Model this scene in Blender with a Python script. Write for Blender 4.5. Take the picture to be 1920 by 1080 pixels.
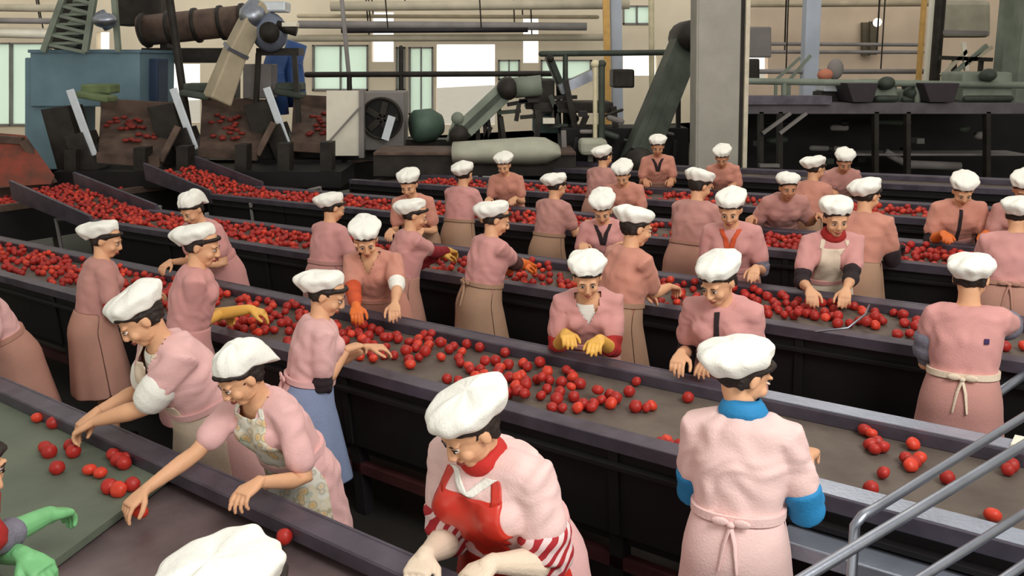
import bpy, math, random
import numpy as np
from mathutils import Vector, Matrix, noise
from mathutils.bvhtree import BVHTree
PI=math.pi
random.seed(7); RNG=np.random.default_rng(7)
for o in list(bpy.data.objects): bpy.data.objects.remove(o)
SC=bpy.context.scene; COL=SC.collection

# ------------------------------------------------------------------ camera
F=1600.; HOR=110.; ROLL=math.atan(-.050); CAMZ=2.5
_p=math.atan((540-HOR)*math.cos(ROLL)/F)
FWD=np.array([0,math.cos(_p),-math.sin(_p)]); _u=np.array([0,math.sin(_p),math.cos(_p)]); _r=np.array([1.,0,0])
RIGHT=math.cos(ROLL)*_r+math.sin(ROLL)*_u; UPV=-math.sin(ROLL)*_r+math.cos(ROLL)*_u
CAM=np.array([0,0,CAMZ])
cd=bpy.data.cameras.new('camera'); cd.sensor_width=36; cd.lens=36*F/1920; cd.clip_end=200
cam=bpy.data.objects.new('camera',cd); COL.objects.link(cam)
M=Matrix.Identity(4)
for i in range(3):
    M[i][0]=RIGHT[i]; M[i][1]=UPV[i]; M[i][2]=-FWD[i]; M[i][3]=CAM[i]
cam.matrix_world=M; SC.camera=cam
SC.view_settings.view_transform='Standard'; SC.view_settings.look='None'
SC.view_settings.gamma=1; SC.view_settings.exposure=0.0
SC.view_settings.use_curve_mapping=False
# ------------------------------------------------------------------ light
w=bpy.data.worlds.new('sky'); SC.world=w; w.use_nodes=True; nt_=w.node_tree; bg_=nt_.nodes['Background']
tc_=nt_.nodes.new('ShaderNodeTexCoord'); sx_=nt_.nodes.new('ShaderNodeSeparateXYZ'); cr_=nt_.nodes.new('ShaderNodeValToRGB')
nt_.links.new(tc_.outputs['Generated'],sx_.inputs[0]); nt_.links.new(sx_.outputs['Z'],cr_.inputs[0]); nt_.links.new(cr_.outputs[0],bg_.inputs[0])
cr_.color_ramp.elements[0].position=.12; cr_.color_ramp.elements[0].color=(1.6,1.55,1.4,1)   # bright haze low over the yard
cr_.color_ramp.elements[1].position=.35; cr_.color_ramp.elements[1].color=(.56,.53,.48,1)
bg_.inputs[1].default_value=1.0
def area(name,loc,target,size,sy,power,col=(1,.97,.93)):
    l=bpy.data.lights.new(name,'AREA'); l.shape='RECTANGLE'; l.size=size; l.size_y=sy; l.energy=power; l.color=col
    o=bpy.data.objects.new(name,l); COL.objects.link(o); o.location=loc
    o.rotation_euler=(Vector(target)-Vector(loc)).to_track_quat('-Z','Y').to_euler(); return o
area('added_front_light',(2.8,-.8,6.0),(0.3,3.4,.9),3.2,2.5,365)  # unseen area lamp added to brighten the foreground, no roof opening modelled
area('added_middle_light',(3,9,6.4),(0,9,0),9,3,150,(1,.9,.78))  # warm unseen lamp added above the middle rows
area('added_back_wall_light',(0,17.5,6.8),(0,24,2.8),30,2,520)  # added lamp aimed at the back wall to lift its tone
area('daylight_yard',(0,28.5,2.6),(0,20,1.2),40,5,1300,(1,.97,.92))

# ------------------------------------------------------------------ frames
A=math.radians(-38.6); U=np.array([math.cos(A),math.sin(A)]); V=np.array([-U[1],U[0]])
def ray(x,y): return FWD*F+RIGHT*(x-960)+UPV*(540-y)
def at_z(x,y,z): d=ray(x,y); return CAM+d*((z-CAMZ)/d[2])      # point of the pixel ray at height z
def at_y(x,y,Y): d=ray(x,y); return CAM+d*(Y/d[1])              # point of the pixel ray at distance Y
def UV(u,v,z=0): p=U*u+V*v; return np.array([p[0],p[1],z])
def view(P):
    d=np.asarray(P,float)-CAM; z=d@FWD; return 960+F*(d@RIGHT)/z,540-F*(d@UPV)/z,z
def nrm(v): v=np.asarray(v,float); n=np.linalg.norm(v); return v/n if n>1e-9 else v

# ------------------------------------------------------------------ materials
MATS={}
def mat(name,col,rough=.7,metal=0,var=.12,vscale=8,bump=.15,bscale=60,col2=None,spec=.4,sheen=0,stain=None):
    if name in MATS: return MATS[name]
    m=bpy.data.materials.new(name); m.use_nodes=True; nt=m.node_tree; b=nt.nodes['Principled BSDF']
    b.inputs['Roughness'].default_value=rough; b.inputs['Metallic'].default_value=metal
    b.inputs['Specular IOR Level'].default_value=spec
    if sheen: b.inputs['Sheen Weight'].default_value=sheen
    tc=nt.nodes.new('ShaderNodeTexCoord'); n=nt.nodes.new('ShaderNodeTexNoise'); n.inputs['Scale'].default_value=vscale; n.inputs['Detail'].default_value=5
    nt.links.new(tc.outputs['Object'],n.inputs['Vector'])
    r=nt.nodes.new('ShaderNodeValToRGB'); c=np.array(col)
    lo=np.clip(c*(1-var),0,1) if col2 is None else np.array(col2); hi=np.clip(c*(1+var),0,1) if col2 is None else c
    r.color_ramp.elements[0].position=.3; r.color_ramp.elements[1].position=.7
    r.color_ramp.elements[0].color=(*lo,1); r.color_ramp.elements[1].color=(*hi,1)
    nt.links.new(n.outputs['Fac'],r.inputs['Fac']); nt.links.new(r.outputs['Color'],b.inputs['Base Color'])
    if bump:
        n2=nt.nodes.new('ShaderNodeTexNoise'); n2.inputs['Scale'].default_value=bscale; nt.links.new(tc.outputs['Object'],n2.inputs['Vector'])
        bp=nt.nodes.new('ShaderNodeBump'); bp.inputs['Strength'].default_value=bump; bp.inputs['Distance'].default_value=.01
        nt.links.new(n2.outputs['Fac'],bp.inputs['Height']); nt.links.new(bp.outputs['Normal'],b.inputs['Normal'])
    MATS[name]=m; return m
def s2l(r,g,b): 
    f=lambda c:(c/255/12.92 if c/255<=.04045 else ((c/255+.055)/1.055)**2.4)
    return (f(r),f(g),f(b))
PINKS=[mat('pink_cotton_%s'%n,s2l(*c),.85,0,.07,5,.2,120,sheen=.1) for n,c in
  (('light',(226,180,178)),('rose',(208,150,146)),('salmon',(204,142,124)),('dusty',(190,138,130)),('pale',(234,200,196)))]
P_LIGHT,P_ROSE,P_SALM,P_DUST,P_PALE=PINKS
TAN=mat('tan_cotton',s2l(172,138,114),.9,0,.08,5,.2,120)
TANPINK=mat('tan_pink_cotton',s2l(184,138,122),.9,0,.08,5,.2,120)
CREAM=mat('cream_cotton',s2l(226,208,186),.85,0,.06,6,.2,120)
WHITE=mat('white_cotton',s2l(240,240,232),.85,0,.03,8,.25,90)
SKIN=mat('skin',s2l(220,168,130),.55,0,.06,10,.05,200)
SKIN2=mat('skin_tanned',s2l(196,140,106),.55,0,.06,10,.05,200)
HAIR=mat('dark_hair',s2l(38,28,24),.6,0,.25,30,.5,120)
LIP=mat('lips',s2l(160,82,72),.5,bump=0); EYEW=mat('eye_white',s2l(225,215,205),.3,bump=0); EYED=mat('eye_dark',s2l(35,22,18),.3,bump=0)
DARKKNIT=mat('dark_knit',s2l(48,38,42),.95,0,.2,20,.4,150); BROWNKNIT=mat('brown_knit',s2l(84,52,48),.95,0,.2,20,.4,150)
GREYKNIT=mat('grey_knit',s2l(120,118,132),.9,0,.12,20,.4,150)
REDKNIT=mat('red_knit',s2l(166,42,40),.9,0,.15,15,.3,150); ORANGEKNIT=mat('orange_knit',s2l(205,86,50),.9,0,.15,15,.3,150)
BLUESLV=mat('blue_sleeve_cloth',s2l(38,130,186),.7,0,.08,8,.2,80)
BLUEAPR=mat('grey_blue_apron_cloth',s2l(132,146,178),.8,0,.07,8,.2,80)
REDPVC=mat('red_plastic_apron_sheet',s2l(202,50,34),.36,0,.12,5,.1,20,spec=.6)
YGLOVE=mat('yellow_rubber',s2l(228,176,84),.5,0,.08,12,.1,60); OGLOVE=mat('orange_rubber',s2l(222,112,46),.5,0,.1,12,.1,60)
GGLOVE=mat('green_rubber',s2l(120,190,128),.5,0,.1,12,.1,60)
SHOE=mat('dark_leather',s2l(40,34,32),.5)
STEEL=mat('worn_steel',s2l(118,112,122),.45,.6,.25,4,.15,30)
STEELD=mat('dark_painted_steel',s2l(36,32,36),.55,.3,.35,3,.2,20)
STEELP=mat('scuffed_purple_grey_steel',s2l(92,86,98),.42,.5,.3,6,.15,30)
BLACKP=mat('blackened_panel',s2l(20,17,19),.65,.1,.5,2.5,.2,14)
GALV=mat('galvanised_pipe',s2l(150,156,168),.32,.85,.12,10,.05,40)
BELT=mat('olive_grey_rubber_belt',s2l(108,98,88),.6,0,.2,5,.2,60,col2=s2l(84,74,68))
BELTG=mat('green_grey_belt',s2l(112,120,102),.6,0,.2,2,.2,60,col2=s2l(88,98,86))
TRAYM=mat('stained_purple_steel_tray',s2l(136,118,118),.4,.25,.25,2.2,.15,30,col2=s2l(84,72,74))
CONC=mat('concrete',s2l(160,158,150),.9,0,.1,3,.3,30)
FLOORM=mat('wet_dark_concrete',s2l(46,44,42),.5,0,.3,1.5,.2,15)
TOM=mat('ripe_tomato_skin',s2l(188,48,38),.45,0,.2,3,0,col2=s2l(152,32,28),spec=.4)
TOM2=mat('orange_red_tomato_skin',s2l(212,64,42),.42,0,.2,3,0,spec=.4)
STEM=mat('tomato_stem_green',s2l(70,96,44),.8,bump=0)
WALLM=mat('cream_wall_paint',s2l(222,210,186),.9,0,.08,.8,.1,10)
BEAMM=mat('beige_beam_paint',s2l(180,172,152),.8,0,.15,2,.1,10)
GREYB=mat('grey_beam_paint',s2l(128,124,122),.7,0,.2,2,.1,10)
def pattern_mat(name,kind):
    m=bpy.data.materials.new(name); m.use_nodes=True; nt=m.node_tree; b=nt.nodes['Principled BSDF']; b.inputs['Roughness'].default_value=.8
    tc=nt.nodes.new('ShaderNodeTexCoord')
    if kind=='floral':
        v=nt.nodes.new('ShaderNodeTexVoronoi'); v.inputs['Scale'].default_value=26; nt.links.new(tc.outputs['Object'],v.inputs['Vector'])
        r=nt.nodes.new('ShaderNodeValToRGB'); e=r.color_ramp.elements
        e[0].position=0; e[0].color=(*s2l(214,150,70),1); e[1].position=.75; e[1].color=(*s2l(232,230,214),1)
        for p,c in ((.22,s2l(222,176,96)),(.34,s2l(226,196,150)),(.44,s2l(120,130,112)),(.54,s2l(214,216,204))):
            x=e.new(p); x.color=(*c,1)
        nt.links.new(v.outputs['Distance'],r.inputs['Fac'])
        n=nt.nodes.new('ShaderNodeTexNoise'); n.inputs['Scale'].default_value=9; nt.links.new(tc.outputs['Object'],n.inputs['Vector'])
        r2=nt.nodes.new('ShaderNodeValToRGB'); r2.color_ramp.interpolation='CONSTANT'; q=r2.color_ramp.elements
        q[0].color=(*s2l(236,234,222),1); q[1].position=.5; q[1].color=(*s2l(225,205,165),1)
        y=q.new(.62); y.color=(*s2l(140,155,130),1); y=q.new(.42); y.color=(*s2l(238,236,226),1)
        nt.links.new(n.outputs['Fac'],r2.inputs['Fac'])
        mx=nt.nodes.new('ShaderNodeMixRGB'); mx.inputs[0].default_value=.42
        nt.links.new(r.outputs[0],mx.inputs[1]); nt.links.new(r2.outputs[0],mx.inputs[2]); nt.links.new(mx.outputs[0],b.inputs['Base Color'])
    else:
        wv=nt.nodes.new('ShaderNodeTexWave'); wv.inputs['Scale'].default_value=11; wv.bands_direction='DIAGONAL'; wv.inputs['Distortion'].default_value=4; wv.inputs['Detail'].default_value=1
        nt.links.new(tc.outputs['Object'],wv.inputs['Vector'])
        r=nt.nodes.new('ShaderNodeValToRGB'); r.color_ramp.interpolation='CONSTANT'; e=r.color_ramp.elements
        e[0].color=(*s2l(170,34,44),1); e[1].position=.5; e[1].color=(*s2l(232,206,206),1)
        nt.links.new(wv.outputs[0],r.inputs['Fac']); nt.links.new(r.outputs[0],b.inputs['Base Color'])
    MATS[name]=m; return m
FLORAL=pattern_mat('floral_print_cotton','floral'); STRIPE=pattern_mat('red_white_striped_cotton','stripe')
REDCLOTH=mat('red_scarf_cloth',s2l(190,44,38),.8,0,.1,8,.2,90)

# ------------------------------------------------------------------ mesh helpers
class G:
    def __init__(s): s.v=[]; s.f=[]; s.m=[]; s.n=0
    def add(s,v,f,mi=0):
        s.v.append(np.asarray(v,float)); s.f+= [tuple(i+s.n for i in q) for q in f]; s.m+=[mi]*len(f); s.n+=len(v)
    def box(s,c,sz,mi=0,R=None):
        c=np.asarray(c,float); h=np.asarray(sz,float)/2
        p=np.array([[x,y,z] for x in(-1,1) for y in(-1,1) for z in(-1,1)])*h
        if R is not None: p=p@np.asarray(R).T
        s.add(p+c,[(0,1,3,2),(4,6,7,5),(0,4,5,1),(2,3,7,6),(0,2,6,4),(1,5,7,3)],mi)
    def loft(s,rings,mi=0,closed=True):
        n=len(rings[0]); v=np.concatenate(rings); f=[]
        for k in range(len(rings)-1):
            for i in range(n): j=(i+1)%n; f.append((k*n+i,k*n+j,(k+1)*n+j,(k+1)*n+i))
        if closed:
            f.append(tuple(range(n))[::-1]); f.append(tuple((len(rings)-1)*n+i for i in range(n)))
        s.add(v,f,mi)
    def tube(s,pts,rad,n=12,mi=0,cap=True,fl=1.,hint=None):
        pts=[np.asarray(p,float) for p in pts]; R=list(rad) if hasattr(rad,'__len__') else [rad]*len(pts)
        d0=nrm(pts[1]-pts[0]); d1=nrm(pts[-1]-pts[-2])
        P=[];RR=[]
        if cap:
            for a in (80,55,30): P.append(pts[0]-d0*R[0]*math.sin(math.radians(a))); RR.append(R[0]*math.cos(math.radians(a)))
        P+=pts; RR+=R
        if cap:
            for a in (30,55,80): P.append(pts[-1]+d1*R[-1]*math.sin(math.radians(a))); RR.append(R[-1]*math.cos(math.radians(a)))
        rings=[]; up=np.array([0,0,1.]) if hint is None else np.asarray(hint,float)
        if abs(d0@up)>.95: up=np.array([0,1.,0])
        for i,p in enumerate(P):
            d=nrm(P[min(i+1,len(P)-1)]-P[max(i-1,0)]); x=nrm(np.cross(d,up))
            if np.linalg.norm(x)<.5: x=np.array([1.,0,0])
            y=np.cross(x,d); up=y
            a=np.linspace(0,2*PI,n,endpoint=False)
            rings.append(p+np.outer(np.cos(a)*RR[i],x)+np.outer(np.sin(a)*RR[i]*fl,y))
        s.loft(rings,mi)
    def ell(s,c,r,mi=0,R=None,n=14):
        rings=[]
        for t in np.linspace(.04,PI-.04,n//2+2):
            a=np.linspace(0,2*PI,n,endpoint=False)
            q=np.stack([np.cos(a)*math.sin(t)*r[0],np.sin(a)*math.sin(t)*r[1],np.full(n,-math.cos(t)*r[2])],1)
            if R is not None: q=q@np.asarray(R).T
            rings.append(q+np.asarray(c,float))
        s.loft(rings,mi)
    def mesh(s,name,mats,smooth=False):
        me=bpy.data.meshes.new(name); me.from_pydata(np.concatenate(s.v).tolist(),[],s.f)
        for m in mats: me.materials.append(m)
        if len(mats)>1: me.polygons.foreach_set('material_index',s.m)
        me.polygons.foreach_set('use_smooth',[smooth]*len(me.polygons)); me.update(); return me
    def arr(s): return np.concatenate(s.v)
def obj(name,me,parent=None):
    o=bpy.data.objects.new(name,me); COL.objects.link(o)
    if parent: o.parent=parent
    return o
def G2o(g,name,mats,parent=None,smooth=False,bevel=0):
    if not isinstance(mats,(list,tuple)): mats=[mats]
    o=obj(name,g.mesh(name,mats,smooth),parent)
    if bevel:
        b=o.modifiers.new('bevel','BEVEL'); b.width=bevel; b.segments=2; b.limit_method='ANGLE'
    return o
def empty(name,loc=(0,0,0),rz=0):
    o=bpy.data.objects.new(name,None); COL.objects.link(o); o.location=loc; o.rotation_euler=(0,0,rz); o.empty_display_size=.1; return o
def tag(o,label,cat=None,group=None,kind=None):
    if label: o['label']=label
    if cat: o['category']=cat
    if group: o['group']=group
    if kind: o['kind']=kind
    return o
def remesh(g,vox,it=3):
    me=g.mesh('tmp',[SKIN]); o=bpy.data.objects.new('tmp',me); COL.objects.link(o)
    m=o.modifiers.new('r','REMESH'); m.mode='VOXEL'; m.voxel_size=vox; m.use_smooth_shade=True
    if it: k=o.modifiers.new('s','SMOOTH'); k.factor=.5; k.iterations=it
    dg=bpy.context.evaluated_depsgraph_get(); ev=o.evaluated_get(dg); me2=ev.to_mesh()
    v=np.empty(len(me2.vertices)*3); me2.vertices.foreach_get('co',v); v=v.reshape(-1,3)
    nn=np.empty(len(me2.vertices)*3); me2.vertices.foreach_get('normal',nn); nn=nn.reshape(-1,3)
    f=[tuple(p.vertices) for p in me2.polygons]
    ev.to_mesh_clear(); bpy.data.objects.remove(o); bpy.data.meshes.remove(me)
    return v,f,nn
def mk(name,v,f,mats,mi=None,smooth=True):
    me=bpy.data.meshes.new(name); me.from_pydata(np.asarray(v).tolist(),[],f)
    for m in mats: me.materials.append(m)
    if mi is not None: me.polygons.foreach_set('material_index',mi)
    me.polygons.foreach_set('use_smooth',[smooth]*len(f)); me.update(); return me

# ------------------------------------------------------------------ setting
def box_obj(name,x0,x1,y0,y1,z0,z1,m,kind='structure',parent=None):
    g=G(); g.box(((x0+x1)/2,(y0+y1)/2,(z0+z1)/2),(x1-x0,y1-y0,z1-z0)); o=G2o(g,name,m,parent)
    if kind: o['kind']=kind
    return o
box_obj('floor',-22,22,-4,27,-.1,0,FLOORM)
# ------------------------------------------------------------------ sorting tables
TABLES={1:(.78,1.73),2:(2.85,3.68),3:(4.66,5.48),4:(6.5,7.34),5:(8.25,9.1),6:(10.2,11.0)}
TU={1:(-9,1.6),2:(-10.4,3.4),3:(-10,3.4),4:(-10.4,4),5:(-9.5,5),6:(-8,6)}
TL={1:'long steel sorting table along the front left edge',2:'long sorting table through the middle of the picture, heavily covered with tomatoes',3:'long dark sorting table behind the row of women in the middle',4:'fourth sorting table back, before the column',5:'far sorting table level with the concrete column',6:'farthest sorting table under the dark machinery'}
def table(k):
    v0,v1=TABLES[k]; u0,u1=TU[k]; L=u1-u0; um=(u0+u1)/2; vm=(v0+v1)/2
    e=empty('sorting_table',tuple(UV(um,vm)),A); tag(e,TL[k],'conveyor table','sorting tables' if k>9 else None)
    W=v1-v0; bm=BELTG if k==1 else BELT
    g=G()
    if k==1:
        xe=-3.1-um; g.add([(-L/2,-W/2+.08,.86),(xe+.2,-W/2+.08,.86),(xe-.14,W/2-.08,.86),(-L/2,W/2-.08,.86)]+[(-L/2,-W/2+.08,.83),(xe+.2,-W/2+.08,.83),(xe-.14,W/2-.08,.83),(-L/2,W/2-.08,.83)],[(0,1,2,3),(7,6,5,4),(0,4,5,1),(1,5,6,2),(2,6,7,3),(3,7,4,0)])
        g2=G(); g2.box(((xe-.2+L/2)/2,0,.81),(L/2-xe+.2,W-.12,.02)); g2.box((L/2-.9,0,.84),(.012,W-.14,.04)); G2o(g2,'steel_tray',TRAYM,e)
    else: g.box((0,0,.845),(L,W-.16,.03))
    G2o(g,'belt',bm,e)
    if k==2:
        g2=G(); g2.box((-.85-um,W/2-.052,.927),(1.5,.094,.006)); G2o(g2,'galvanised_strip',mat('pale_blue_steel',s2l(164,172,188),.35,.6,.15,5),e)
        g2=G(); g2.box((-.5-um,-W/2+.052,.927),(.9,.1,.006)); G2o(g2,'galvanised_strip',MATS['pale_blue_steel'],e)
    for s in(-1,1):
        g=G(); y=s*(W/2)
        g.box((0,y-s*.05,.915),(L,.10,.018)); g.box((0,y-s*.098,.89),(L,.012,.06)); g.box((0,y,.895),(L,.014,.065))
        o=G2o(g,'rim',STEELP,e,bevel=.004)
        g=G(); g.box((0,y-s*.03,.66),(L,.02,.42)); g.box((0,y+s*.0,.80),(L,.05,.025)); 
        nseg=int(L/1.6)
        for i in range(nseg+1): g.box((-L/2+L*i/nseg,y-s*.012,.66),(.05,.016,.40))
        G2o(g,'side_panel',BLACKP,e,bevel=.003)
        g=G(); g.box((0,y-s*.06,.30),(L,.05,.06)); G2o(g,'lower_rail',mat('rusty_red_rail',s2l(74,40,40),.6,.2,.3,5),e)
        for i in range(nseg+1):
            g=G(); x=-L/2+.04+(L-.08)*i/nseg; g.box((x,y-s*.07,.225),(.07,.07,.45)); G2o(g,'leg',STEELD,e)
    g=G(); g.box((0,0,.42),(L,W-.12,.06)); g.box((0,0,.62),(L,W*.55,.35)); G2o(g,'return_pan',BLACKP,e)
    return e
for k in TABLES: table(k)
def pq(x,y,Y): return at_y(x,y,Y)
def pbox(g,x0,y0,x1,y1,Y,dep,mi=0,sl=0):
    """box whose front face spans a rectangle at distance Y (sl: slant of the top edge back in metres)"""
    c=[pq(x0,y1,Y),pq(x1,y1,Y),pq(x1,y0,Y+sl),pq(x0,y0,Y+sl)]
    d=np.array([0,dep,0]); v=c+[p+d for p in c]
    g.add(v,[(0,1,2,3),(5,4,7,6),(1,5,6,2),(4,0,3,7),(3,2,6,7),(4,5,1,0)],mi)
def pbar(g,x0,y0,x1,y1,Y,w,Y1=None,th=None,mi=0):
    """straight bar between two points, width w metres seen from the front"""
    a=pq(x0,y0,Y);b=pq(x1,y1,Y if Y1 is None else Y1); d=nrm(b-a); s_=nrm(np.cross(d,[0,1.,0])); n_=np.cross(s_,d); h=w/2;t=(th or w)/2
    v=[p+s_*i*h+n_*j*t for p in(a,b) for i,j in((-1,-1),(1,-1),(1,1),(-1,1))]
    g.add(v,[(3,2,1,0),(4,5,6,7),(0,1,5,4),(1,2,6,5),(2,3,7,6),(3,0,4,7)],mi)
def ppipe(g,x0,y0,x1,y1,Y,r,Y1=None,mi=0,n=10): g.tube([pq(x0,y0,Y),pq(x1,y1,Y if Y1 is None else Y1)],r,n,mi,cap=r<.06)
DKGREEN=mat('dark_green_machine_paint',s2l(66,74,66),.6,.2,.3,4,.2,20); GRGREEN=mat('grey_green_machine_paint',s2l(124,134,122),.6,.1,.2,3,.2,20)
BLUEG=mat('blue_grey_sheet_steel',s2l(122,152,166),.6,.1,.12,1.5,.15,10,col2=s2l(100,128,142)); BLUEB=mat('blue_plastic_drum',s2l(52,84,140),.5,0,.15,4)
RUSTY=mat('grimy_brown_steel',s2l(112,92,80),.7,.2,.3,4,.2,20,col2=s2l(72,58,52)); LIGHTP=mat('bare_aluminium_plate',s2l(206,214,222),.4,.3,.08,5)
DUCT=mat('beige_sheet_duct',s2l(176,164,140),.6,.1,.15,3); DARKM=mat('dark_machinery_steel',s2l(46,42,38),.6,.3,.4,5,.3,20)
WHITEP=mat('white_painted_board',s2l(232,228,212),.7,0,.06,4); PALEC=mat('pale_grey_green_cover',s2l(170,172,156),.7,0,.12,4); TANP=mat('ochre_pipe_paint',s2l(190,150,84),.6)
PINKW=mat('cream_pink_plaster',s2l(206,186,164),.9,0,.1,1,.1,8)
def glassmat():
    m=bpy.data.materials.new('frosted_mint_glass'); m.use_nodes=True; nt=m.node_tree; nt.nodes.clear()
    o=nt.nodes.new('ShaderNodeOutputMaterial'); t=nt.nodes.new('ShaderNodeBsdfTranslucent'); d=nt.nodes.new('ShaderNodeBsdfDiffuse'); mx=nt.nodes.new('ShaderNodeMixShader')
    t.inputs[0].default_value=(*s2l(232,244,236),1); d.inputs[0].default_value=(*s2l(215,230,222),1); mx.inputs[0].default_value=.35
    nt.links.new(t.outputs[0],mx.inputs[1]); nt.links.new(d.outputs[0],mx.inputs[2]); nt.links.new(mx.outputs[0],o.inputs[0]); return m
MINT=glassmat()
YW=24.
# openings in the back wall: x0,y0,x1,y1, pane?
OPN=[(-60,80,95,236,1),(585,84,690,170,1),(697,22,738,116,0),(742,88,760,170,1),(766,88,812,215,1),(818,83,928,234,0),(934,112,975,150,1),(981,30,1010,118,0),(1014,112,1110,150,1),(1168,10,1222,46,1),(1168,102,1232,142,0),(1385,96,1440,148,0),(300,120,375,230,0),(180,60,205,92,0)]
xs=sorted(set([-420,2300]+[a for o in OPN for a in(o[0],o[2])]))
g=G(); gp=G()
for a,b in zip(xs[:-1],xs[1:]):
    m_=(a+b)/2; ys=[(o[1],o[3]) for o in OPN if o[0]<=m_<=o[2]]; ys.sort(); y=-190
    for y0,y1 in ys+[(330,330)]:
        if y0>y: pbox(gp if a>=1380 else g,a,y,b,y0,YW,.3)
        y=y1
o=G2o(g,'wall_back',WALLM); o['kind']='structure'; o=G2o(gp,'wall_back',PINKW); o['kind']='structure'
k=0
for o_ in OPN:
    if o_[4]:
        k+=1; x0,y0,x1,y1,_=o_; g=G()
        for q in((x0,y0,x1,y0+3),(x0,y1-3,x1,y1),(x0,y0,x0+3,y1),(x1-3,y0,x1,y1),((x0+x1)/2-1,y0,(x0+x1)/2+1,y1)): pbox(g,*q,YW-.05,.2)
        w_=G2o(g,'window_%d'%k,GREYB); w_['kind']='structure'; g=G(); pbox(g,x0,y0,x1,y1,YW+.12,.02); G2o(g,'pane',MINT,w_)
box_obj('wall_left',-18.3,-18,-6,27,0,7,WALLM); box_obj('wall_right',19,19.3,-6,27,0,7,WALLM); box_obj('ground_outside',-60,60,27,90,-.12,-.02,mat('pale_yard_concrete',s2l(240,236,224),.9,0,.04,1))  # yard ground is pale concrete in one near-white colour
box_obj('wall_back',-18,19,24.0,24.3,0,.55,GREYB)
# beams and pipes under the roof along the back wall
def thing(name,g,m,label,cat,group=None,kind=None,bevel=0,smooth=False):
    o=G2o(g,name,m,None,smooth,bevel); tag(o,label,cat,group,kind); return o
for j,(x0,y0,x1,y1,Y,r,m,lb) in enumerate([
  (560,46,1100,50,22.5,.10,GREYB,'thick grey pipe running just above the two bright window strips'),(640,58,990,56,22,.06,STEELD,'dark pipe directly below the thick grey overhead pipe'),
  (-60,14,120,16,22,.09,BEAMM,'topmost beige pipe in the upper left corner'),(-60,60,130,64,22.3,.13,WHITEP,'white pipe above the mint windows at the left'),(-60,38,120,40,22,.07,GREYB,'grey pipe between beige and white pipes at the upper left'),
  (540,72,1150,70,22.8,.09,BEAMM,'beige pipe along the heads of the bright back windows'),(620,12,1180,8,22.5,.12,BEAMM,'wide beige pipe along the top edge above the windows'),(560,30,1120,32,22.9,.05,DUCT,'thin beige pipe above the thick grey one'),
  (1385,8,1740,6,22.5,.08,DUCT,'beige pipe along the top of the pink wall'),(1385,82,1730,84,22,.045,GREYB,'upper thin rail pipe crossing the pink wall'),(1385,97,1730,98,22,.045,GREYB,'lower thin rail pipe crossing the pink wall'),(1385,134,1740,134,21,.06,GREYB,'grey pipe low on the pink wall')]):
    g=G(); ppipe(g,x0,y0,x1,y1,Y,r); o_=thing('overhead_pipe',g,m,lb,'pipe',smooth=True)
    for f_ in(.25,.75): a_=pq(x0+(x1-x0)*f_,y0+(y1-y0)*f_,Y); g=G(); g.tube([a_,[a_[0],a_[1],7.]],.018,6); G2o(g,'hanger',DARKM,o_,True)
# columns
g=G(); cx,cy=2.93,11.9
e=empty('concrete_column',(cx,cy,0)); tag(e,'big square grey concrete column standing among the far workers','column')
g=G(); g.box((-.04,0,3.5),(.56,.5,7)); g.box((-.33,-.2,3.5),(.03,.1,7)); G2o(g,'shaft',CONC,e,bevel=.02)
g=G(); g.box((.275,-.02,3.5),(.05,.35,7)); G2o(g,'recess',DARKM,e); g=G(); g.box((.33,-.1,3.5),(.055,.3,7)); G2o(g,'edge_strip',mat('cream_strip',s2l(206,198,178),.8),e)
for x0,x1,Y,m,lb in((1146,1166,20,mat('blue_grey_column_paint',s2l(164,172,184),.8,0,.08,2),'slim pale blue-grey column left of the big concrete one'),(1503,1530,21,MATS['blue_grey_column_paint'],'pale blue-grey column in front of the pink wall'),(1868,1888,16,GRGREEN,'grey-green column near the top right corner'),(1898,1925,15,GRGREEN,'grey-green column cut by the right edge')):
    a=pq(x0,150,Y);b=pq(x1,150,Y); g=G(); g.box(((a[0]+b[0])/2,Y,3.5),(b[0]-a[0],.3,7)); thing('steel_column',g,m,lb,'column',bevel=.01)
g=G(); a=pq(1138,100,19.8); g.box((a[0],19.8,3.5),(.14,.14,7)); thing('ochre_pipe',g,TANP,'ochre upright pipe on the left of the slim blue-grey column','pipe')
for x,Y,r,m,lb,cat in((340,14.5,.065,DARKM,'dark upright post at the upper left, right of the blue-grey bin','post'),(655,20,.05,GREYB,'thin grey upright post left of the bright window strip','post'),(1222,15.5,.05,mat('ivory_pipe_paint',s2l(216,208,176),.6),'ivory upright pipe just left of the concrete column','pipe'),
   (1722,19,.06,TANP,'ochre upright pipe on the pink wall','pipe'),(1752,17,.1,DARKM,'dark upright post right of the ochre pipe','post'),(1737,18,.06,WHITEP,'white upright pipe between the ochre pipe and dark post','pipe')):
    a=pq(x,150,Y); g=G(); g.tube([(a[0],Y,0),(a[0],Y,6.8)],r,10); thing('upright_'+cat,g,m,lb,cat,smooth=True)
# rails
def railing(pts,posts,Y,r,m,lb,low=None):
    e=empty('guard_rail',tuple(pq(*pts[0],Y)*[1,1,0])); e.location=(0,0,0); tag(e,lb,'railing')
    g=G()
    for p,q in zip(pts[:-1],pts[1:]): ppipe(g,*p,*q,Y,r)
    G2o(g,'top_rail',m,e,True)
    for x,y0,y1 in posts:
        g=G(); ppipe(g,x,y0,x,y1,Y,r*.9); G2o(g,'post',m,e,True)
railing([(575,140),(1040,138)],[(655,140,300),(752,90,262)],17,.055,DARKM,'long dark rail crossing in front of the bright windows')
railing([(1015,101),(1290,98)],[(1060,100,290)],15,.05,DKGREEN,'dark green rail left of the concrete column')
railing([(1385,152),(1930,160)],[(1470,153,190),(1720,155,195)],13.2,.05,GRGREEN,'grey-green rail along the machine platform at the right')
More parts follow.
